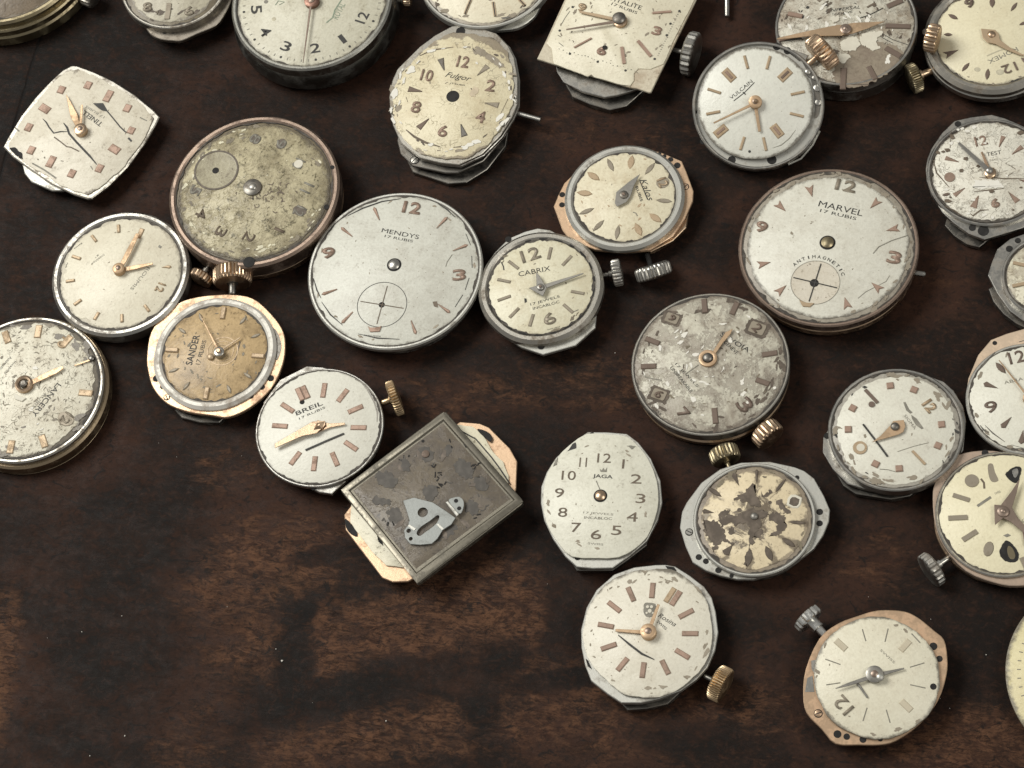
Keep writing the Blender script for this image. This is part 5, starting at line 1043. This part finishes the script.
def nine_right():
    w = Watch('white dial with printed 9 and 12 on pale gold plate, cut by right edge', (944, 320, 5.125), (432, 402), (370, 190), 0.46)
    w.body(w.r(290), 0, .3, DARK)
    w.plate([(112, 400), (125, 300), (175, 180), (240, 102), (320, 70), (420, 42), (520, 50), (640, 120), (730, 260), (750, 400), (720, 540), (620, 660), (500, 700), (420, 700), (300, 650), (200, 580), (130, 490)], .40, .09, ROSEPALE)
    R = w.r(318); w.ring(w.r(322), w.r(306), .38, .455, PALE, 'rim', .004)
    w.dial(w.r(312), dialmat('paint_nine', (.66, .65, .58), (.5, .47, .38), seed=w.seed, blotch=.15, speck=.06, edge=.35, R=R, e0=.98), .01)
    w.num('12', (372, 190), 84, 70, MARKB, None, .01, .02); w.num('9', (241, 446), 66, 66, MARKB, None, .01, .03); w.num('3', (625, 360), 60, 66, MARKB, None, .01, .03); w.num('6', (490, 610), 60, 66, MARKB, None, .01, .03)
    for p in [(290, 246), (240, 338), (320, 525), (400, 600), (560, 590), (640, 480), (580, 260), (490, 190)]: w.at('dart' if p[1] > 300 or p[0] < 260 else 'lens', p, 82, 32, MARKB, None, .02)
    w.text('ABRA', (308, 322), (405, 300), 18, GREY); 
    for pts, t in [([(262, 165), (210, 220), (178, 258)], 11), ([(210, 540), (250, 580), (312, 625)], 7), ([(185, 540), (205, 565), (230, 580)], 9), ([(345, 640), (410, 658)], 6), ([(385, 112), (410, 105)], 7)]: w.strip(pts, t, DARK, 'minute_track', taper=True)
    w.hand2((432, 395), (282, 205), 8, 4, HANDG, 'minute_hand', z=w.h + .07); w.hand2((432, 395), (520, 470), 10, 6, HANDG, 'hour_hand', z=w.h + .05); w.hub((432, 395), 28, HANDG, z=w.h + .1)
    w.holes([(260, 118, 12)], .402)
    w.flakes(30, w.r(310), MARKS, .88, .99, .05)

def holed_right():
    w = Watch('buttery cream dial with two dark holes and bent bronze hands, silver crown beside it', (900, 430, 4.267), (444, 356), (640, 300), 0.46)
    w.body(w.r(290), 0, .3, BRASS)
    w.plate(catmull([(140, 290), (150, 220), (190, 150), (250, 105), (340, 88), (430, 92), (560, 120), (700, 220), (760, 380), (700, 540), (600, 640), (500, 665), (400, 650), (280, 600), (190, 500), (150, 400)], 3), .40, .09, ROSEBROWN)
    R = w.r(290); w.ring(w.r(296), w.r(282), .38, .455, RIM, 'rim', .006); w.ring(w.r(300), w.r(280), .12, .24, COPPER, 'lower_rim')
    w.dial(w.r(288), dialmat('paint_holed', (.70, .65, .48), (.55, .49, .32), seed=w.seed, blotch=.15, speck=.03, edge=.1, R=R, e0=1.0), .015, rough_n=6)
    for a, b, t in [((226, 278), (296, 300), 20), ((206, 377), (288, 373), 22), ((268, 470), (328, 432), 22), ((545, 600), (520, 545), 22), ((640, 480), (590, 450), 22), ((690, 370), (610, 365), 22)]: w.strip([a, b], t, MARKS, 'hour_marker', th=.015)
    w.disc((306, 217), 30, MARKS, 'hour_marker', w.h, .014); w.at('blob', (378, 508), 72, 44, MARKS, (390, 460), .014)
    w.patch(catmull([(450, 190), (475, 165), (505, 155), (518, 170), (500, 225), (470, 215)], 3), HOLE, 'dial_hole', jag=.01); w.patch(catmull([(478, 175), (500, 165), (505, 185), (490, 205)], 3), STEEL, 'plate_below', th=.006, bev=.003); w.patch(catmull([(424, 525), (440, 485), (460, 472), (490, 500), (508, 535), (495, 562), (450, 560)], 3), HOLE, 'dial_hole', jag=.01); w.patch(catmull([(462, 495), (480, 505), (492, 535), (485, 552), (468, 548), (458, 520)], 3), BRASS, 'plate_below', th=.006, bev=.003)
    w.patch(catmull([(375, 150), (395, 145), (405, 180), (420, 215), (395, 222), (380, 200)], 3), MARKS, 'tarnish_patch'); w.strip([(345, 208), (358, 225), (360, 250)], 9, BROWNINK, 'scratch')
    w.strip([(330, 325), (388, 286)], 12, GREY, 'lettering'); w.text('SWISS', (404, 272), (428, 262), 10, GREY); w.patch([(440, 450), (460, 442), (474, 450), (455, 458)], GREY, 'chip')
    w.text('INCABLOC', (515, 400), (560, 350), 14, GREY)
    w.hand([(512, 205), (500, 260), (478, 330), (500, 370), (560, 440), (545, 452), (470, 390), (440, 375), (405, 405), (402, 318), (430, 320), (475, 262)], HANDBR, 'minute_hand', w.h + .09); w.hub((440, 345), 26, HANDBR, z=w.h + .12)
    w.hand2((530, 430), (545, 490), 12, 20, HANDBR, 'hour_hand', z=w.h + .05)
    w.holes([(363, 98, 15)], .402)
    w.crown((134, 596), (235, 528), 160, 46, .24, STEEL, (225, 535), 22, STEEL, stem_r=.055)

def cream_corner():
    w = Watch('smooth yellow-cream disc with tiny rim marks, cut by the lower right edge', (940, 580, 4.085), (692, 380), (692, 0), 0.30, cat='watch dial', name='pocket_watch_dial')
    w.body(w.r(415), 0, .24, DARK, 'backing'); R = w.r(427)
    w.dial(R, dialmat('paint_corner', (.58, .52, .31), (.47, .40, .22), seed=w.seed, blotch=.25, speck=.05, edge=.1, R=R, e0=1.0), th=.05)
    for i in range(60):
        a = 2 * PI * i / 60; 
        w.uv((R * .87 * math.cos(a), R * .87 * math.sin(a)), (math.cos(a), math.sin(a)), [(-.03, -.008), (.03, -.008), (.03, .008), (-.03, .008)], w.h - .01, w.h + .003, 0, 'minute_tick', GREY)
    for t, a in (('12', 90), ('3', 0), ('6', 270), ('9', 180), ('10', 150), ('8', 210), ('11', 120), ('7', 240)):
        a = math.radians(a); c = Vector((math.cos(a), math.sin(a))) * R * .74; u = c.normalized(); d = Vector((u.y, -u.x)); W = .22 if len(t) > 1 else .12
        textmesh(w.o, t, c - d * W / 2, d * W, .2, w.h, .004, GREY, 'numeral')

def brass_corner():
    w = Watch('big brass pocket watch case with dull brown dial, in the top left corner', (0, 0, 4), (20, -190), (20, -500), 0.62, cat='pocket watch movement', name='pocket_watch_movement')
    R = w.r(316); w.body(w.r(345), 0, .5, BRASS); w.ring(w.r(330), w.r(306), .4, .66, BRASS, 'case_rim'); w.ring(w.r(352), w.r(330), .08, .34, BRASS, 'lower_rim')
    w.dial(w.r(310), dialmat('paint_brass_corner', (.17, .13, .09), (.09, .07, .045), seed=w.seed, blotch=.7, speck=.3, edge=.3, R=R, rough=.4))
    w.bore((20, -190), 20); 
    w.ticks('bar', R * .8, .2, .05, BROWNINK, range(12), .004)
    w.crown((360, -12), (250, -60), 78, 50, .3, RIM, (280, -50), 18)

def steel_top():
    w = Watch('dim cream dial with worn 8 and 6 in grey rim, cut by the top edge', (120, 0, 8.533), (470, -150), (350, -400), 0.5)
    R = w.r(425); w.body(w.r(400), 0, .32, DARK)
    w.plate(catmull([(20, -150), (60, 0), (180, 170), (215, 230), (260, 290), (340, 332), (450, 346), (530, 344), (650, 290), (820, 215), (900, 110), (950, 0), (980, -150), (900, -400), (600, -560), (300, -550), (80, -380)], 3), .36, .08, RIMDARK)
    w.ring(w.r(455), w.r(432), .34, .53, RIM, 'rim'); w.dial(w.r(434), STAINPLATE, name='dial_plate', z=.49)
    w.dial(R * .93, dialmat('paint_steel_top', (.46, .43, .34), (.28, .25, .19), seed=w.seed, blotch=.6, speck=.3, edge=.7, edgecol=(.16, .14, .12), R=R, e0=.88), .08, rough_n=11)
    for t, p in [('8', (235, 62)), ('6', (590, 95))]: w.num(t, p, 78, 88, MARKS, (p[0], p[1] - 100), .02, .05)
    w.strip([(420, 30), (412, 100), (400, 165)], 40, MARKS, 'hour_marker', th=.02); w.num('7', (320, 110), 30, 30, MARKS)
    for t, a in (('10', 30), ('12', 60), ('2', 90)): pass
    w.num('12', (350, -390), 110, 88, MARKS); w.num('10', (160, -230), 90, 80, MARKS); w.num('2', (620, -330), 70, 80, MARKS); w.num('4', (760, -100), 70, 80, MARKS)
    w.hub((470, -150), 30, HANDS); w.hand2((470, -150), (300, -260), 16, 6, HANDS, 'hour_hand'); w.hand2((470, -150), (640, -330), 14, 5, HANDS, 'minute_hand', z=w.h + .08)
    w.holes([(383, 268, 24), (455, 265, 24), (485, 262, 20)], .362)
    w.flakes(50, w.r(400), STAIN, .7, .98, .06)

def silver_pocket():
    w = Watch('big pale greenish dial with black numerals and minute track in thick dark steel case', (230, 0, 5.689), (466, 8), (752, 100), 0.76, cat='pocket watch movement', name='pocket_watch_movement')
    R = w.r(428); w.body(w.r(430), 0, .3, DARK); m = MB(); a = w.r(1)
    m.lathe([(430 * a, .05), (462 * a, .16), (470 * a, .34), (462 * a, .52), (446 * a, .60)], (0, 0), 96); m.build('case_band', DARKSTEEL, w.o)
    w.ring(w.r(453), w.r(424), .5, .80, STEELD, 'case_rim'); w.dial(R, dialmat('paint_silver_pocket', (.56, .54, .45), (.40, .37, .27), seed=w.seed, blotch=.4, speck=.2, edge=.15, R=R, e0=1.0))
    for i in range(60):
        an = 2 * PI * i / 60; rr = R * .90
        if i % 5 == 0: w.uv((rr * math.cos(an), rr * math.sin(an)), (math.cos(an), math.sin(an)), w.shape('blob', w.r(16), w.r(14)), w.h - .01, w.h + .004, 0, 'minute_dot', INK)
        else: w.uv((rr * math.cos(an), rr * math.sin(an)), (math.cos(an), math.sin(an)), [(-w.r(8), -w.r(2.5)), (w.r(8), -w.r(2.5)), (w.r(8), w.r(2.5)), (-w.r(8), w.r(2.5))], w.h - .01, w.h + .003, 0, 'minute_tick', GREY)
    for t, p in [('12', (752, 100)), ('1', (640, 222)), ('2', (484, 274)), ('3', (320, 264)), ('4', (200, 180)), ('5', (150, 54))]: w.num(t, p, 70 if t == '12' else 26 if t == '1' else 56, 62, INK, w.c, .004, .03)
    for i, t in enumerate(['6', '7', '8', '9', '10', '11']):
        q = w.L(752, 100); an = math.atan2(q[1], q[0]) - math.radians(30 * (6 + i)); c = Vector((math.cos(an), math.sin(an))) * R * .73; u = -c.normalized(); d = Vector((u.y, -u.x)); W = w.r(56)
        textmesh(w.o, t, c - d * W / 2, d * W, w.r(62), w.h, .004, INK, 'numeral', .03)
    w.text('ROYAL', (595, 108), (640, 20), 40, GREENINK, shear=.3); w.strip([(548, 130), (585, 100), (595, 60), (640, -10)], 7, GREENINK, 'underline')
    w.strip([(258, 30), (275, 5), (310, 12), (280, 28)], 5, GREENINK, 'scratch'); w.disc((205, 10), 12, GREY, 'stain_spot'); w.disc((250, 108), 12, GREYP, 'stain_spot')
    w.hand2((462, 5), (415, 356), 10, 3, HANDBR, 'minute_hand', wm=7, z=w.h + .09); w.hand2((462, 5), (380, -140), 12, 5, HANDBR, 'hour_hand', z=w.h + .06); w.hub((464, 0), 42, COPPERD, z=w.h + .1)
    w.crown((1010, 2), (900, 4), 70, 44, .4, COPPER, (930, 3), 18)

def top_cream():
    w = Watch('bright cream dial with thin dark bars in white ring, just above the oval dial', (410, 0, 6.827), (525, -205), (500, -560), 0.5)
    R = w.r(440); w.body(w.r(410), 0, .3, DARK)
    w.plate(catmull([(90, -200), (130, -20), (300, 150), (480, 205), (600, 206), (735, 190), (830, 130), (880, 60), (960, -150), (900, -400), (650, -560), (350, -540), (130, -400)], 3), .40, .08, PALE)
    w.ring(w.r(468), w.r(446), .36, .53, PALE, 'rim'); w.dial(w.r(448), dialmat('plate_topc', (.40, .36, .3), (.24, .2, .16), seed=4, blotch=.6, R=9), name='dial_plate', z=.49)
    w.dial(R * .97, dialmat('paint_top_cream', (.69, .64, .51), (.55, .46, .32), seed=w.seed, blotch=.2, speck=.2, edge=.5, edgecol=(.36, .31, .25), R=R, e0=.95), .07, rough_n=13)
    for a, b in [((375, 95), (415, 0)), ((568, 15), (582, 112)), ((745, -5), (785, 38)), ((240, -60), (320, -100)), ((860, -150), (760, -165))]: w.strip([a, b], 18, MARKG, 'hour_marker', th=.014); w.strip([a, b], 7, INK, 'hour_marker', w.h + .014, .004)
    w.ticks('bar', R * .75, .25, .05, MARKG, [9.5, 10.5, 11.6, 12.7, 1.7]); w.hub((525, -210), 30, HANDG); w.hand2((525, -210), (400, -330), 14, 5, HANDG, 'hour_hand'); w.hand2((525, -210), (700, -360), 12, 4, HANDG, 'minute_hand', z=w.h + .08)
    w.patch(catmull([(620, 120), (660, 115), (682, 95), (680, 120), (640, 130)], 2), DARK, 'chip')
    w.flakes(60, w.r(432), MARKS, .88, .99, .07); w.flakes(26, w.r(432), STAIN, .9, .99, .05, seed=3)

def loose_stem():
    a, b = hit(727, -60, .2), hit(727, 17, .1); d = b - a
    m = MB(); m.axis((0, 0, 0), d, [(0, .04, 0), (.02, .055, 0), (d.length * .3, .055, 0), (d.length * .3 + .01, .05, 0), (d.length - .01, .05, 0), (d.length, .04, 0)], n=20)
    o = m.build('winding_stem', STEEL, None); o.location = a; o['label'] = 'thin grey steel winding stem poking in from the top edge'; o['category'] = 'watch part'

DARKPLATE = dialmat('dark_base_plate', (.20, .18, .15), (.12, .10, .08), seed=1, blotch=.6, R=9, speck=.3)
STAINPLATE = dialmat('stained_base_plate', (.20, .17, .12), (.12, .10, .07), seed=2, blotch=.6, R=9, speck=.3)
HOLEPLATE = dialmat('near_black_base_plate', (.09, .08, .06), (.16, .14, .11), seed=3, blotch=.5, R=9, speck=.2)  # near-black plate colour under the ragged dial edge
MIDSTAIN = flat('light_tarnish', (.30, .235, .16), .5, .6); STAIN2 = flat('dark_tarnish', (.048, .041, .032), .5, .5); MARKB2 = metal('dull_brown_marker', (.30, .21, .16), .5, (.14, .1, .07), .6, metallic=.4, scale=6)
MARKP = metal('pale_tan_marker', (.5, .45, .34), .5, (.36, .3, .2), .5, metallic=.2, scale=6)
BRASSGREY = metal('greyed_brass', (.19, .175, .14), .38, (.12, .11, .09), .6, metallic=.9); BRIDGE = metal('brushed_bridge_steel', (.25, .262, .25), .42, (.28, .28, .26), .3, metallic=.7)
PALEFLAKE = flat('pale_flake', (.52, .49, .36), .6, .3); CREAM2 = flat('tan_stain', (.44, .37, .26), .5, .2); CREAM3 = flat('lifted_white_paint', (.66, .64, .57), .5, .05); RUSTY = dialmat('rusty_tarnish', (.26, .22, .17), (.17, .13, .1), seed=9, blotch=.7, R=9, speck=.5)
HANDBR = metal('bronze_hand_metal', (.26, .20, .16), .38, (.14, .1, .08), .5, metallic=.7); HANDG2 = metal('dull_gold_hand_metal', (.50, .38, .25), .42, (.25, .17, .1), .5, metallic=.6)
ROSEPALE = metal('pale_rose_plating', (.72, .57, .42), .42, (.35, .25, .17), .4, metallic=.7); ROSEBROWN = metal('brown_rose_plating', (.46, .36, .28), .42, (.25, .17, .12), .5, metallic=.7)
GREYP = flat('pale_grey_print', (.40, .37, .27), .6, .3); GREENINK = flat('faded_green_ink', (.17, .21, .15), .6, .4); RIMDARK = metal('dim_rim_metal', (.24, .215, .18), .42, (.16, .13, .1), .5)
WHITERING = metal('whitish_ring', (.62, .60, .54), .5, (.25, .2, .15), .7, metallic=.3); RUSTDIM = flat('dim_rust', (.085, .066, .048), .5, .8); BRIGHT = metal('bright_nickel', (.72, .72, .68), .25, amt=.3); DULLGOLD = metal('dull_gold_plating', (.40, .315, .21), .38, (.18, .13, .08), .6); STEELD = metal('dull_steel', (.34, .335, .30), .3, (.12, .11, .09), .5); DARKSTEEL = metal('smoky_steel', (.16, .16, .145), .34, (.07, .06, .05), .5); COPPERD = metal('red_brown_metal', (.22, .13, .10), .4, (.15, .09, .07), .5)

for f in (square_white, two_tone_left, flaked_left, brown_pocket, rose_sander, mendys, cabrix, kalos, marvel, savoia, square_marks, breil, rect_pair, jaga, star, rose_bars,
          rose_bottom, fulgor, rect_cream, vulcain, universal, timex, test_right, octagon_right, nine_right, holed_right, cream_corner, brass_corner, steel_top, silver_pocket, top_cream, loose_stem):
    f()
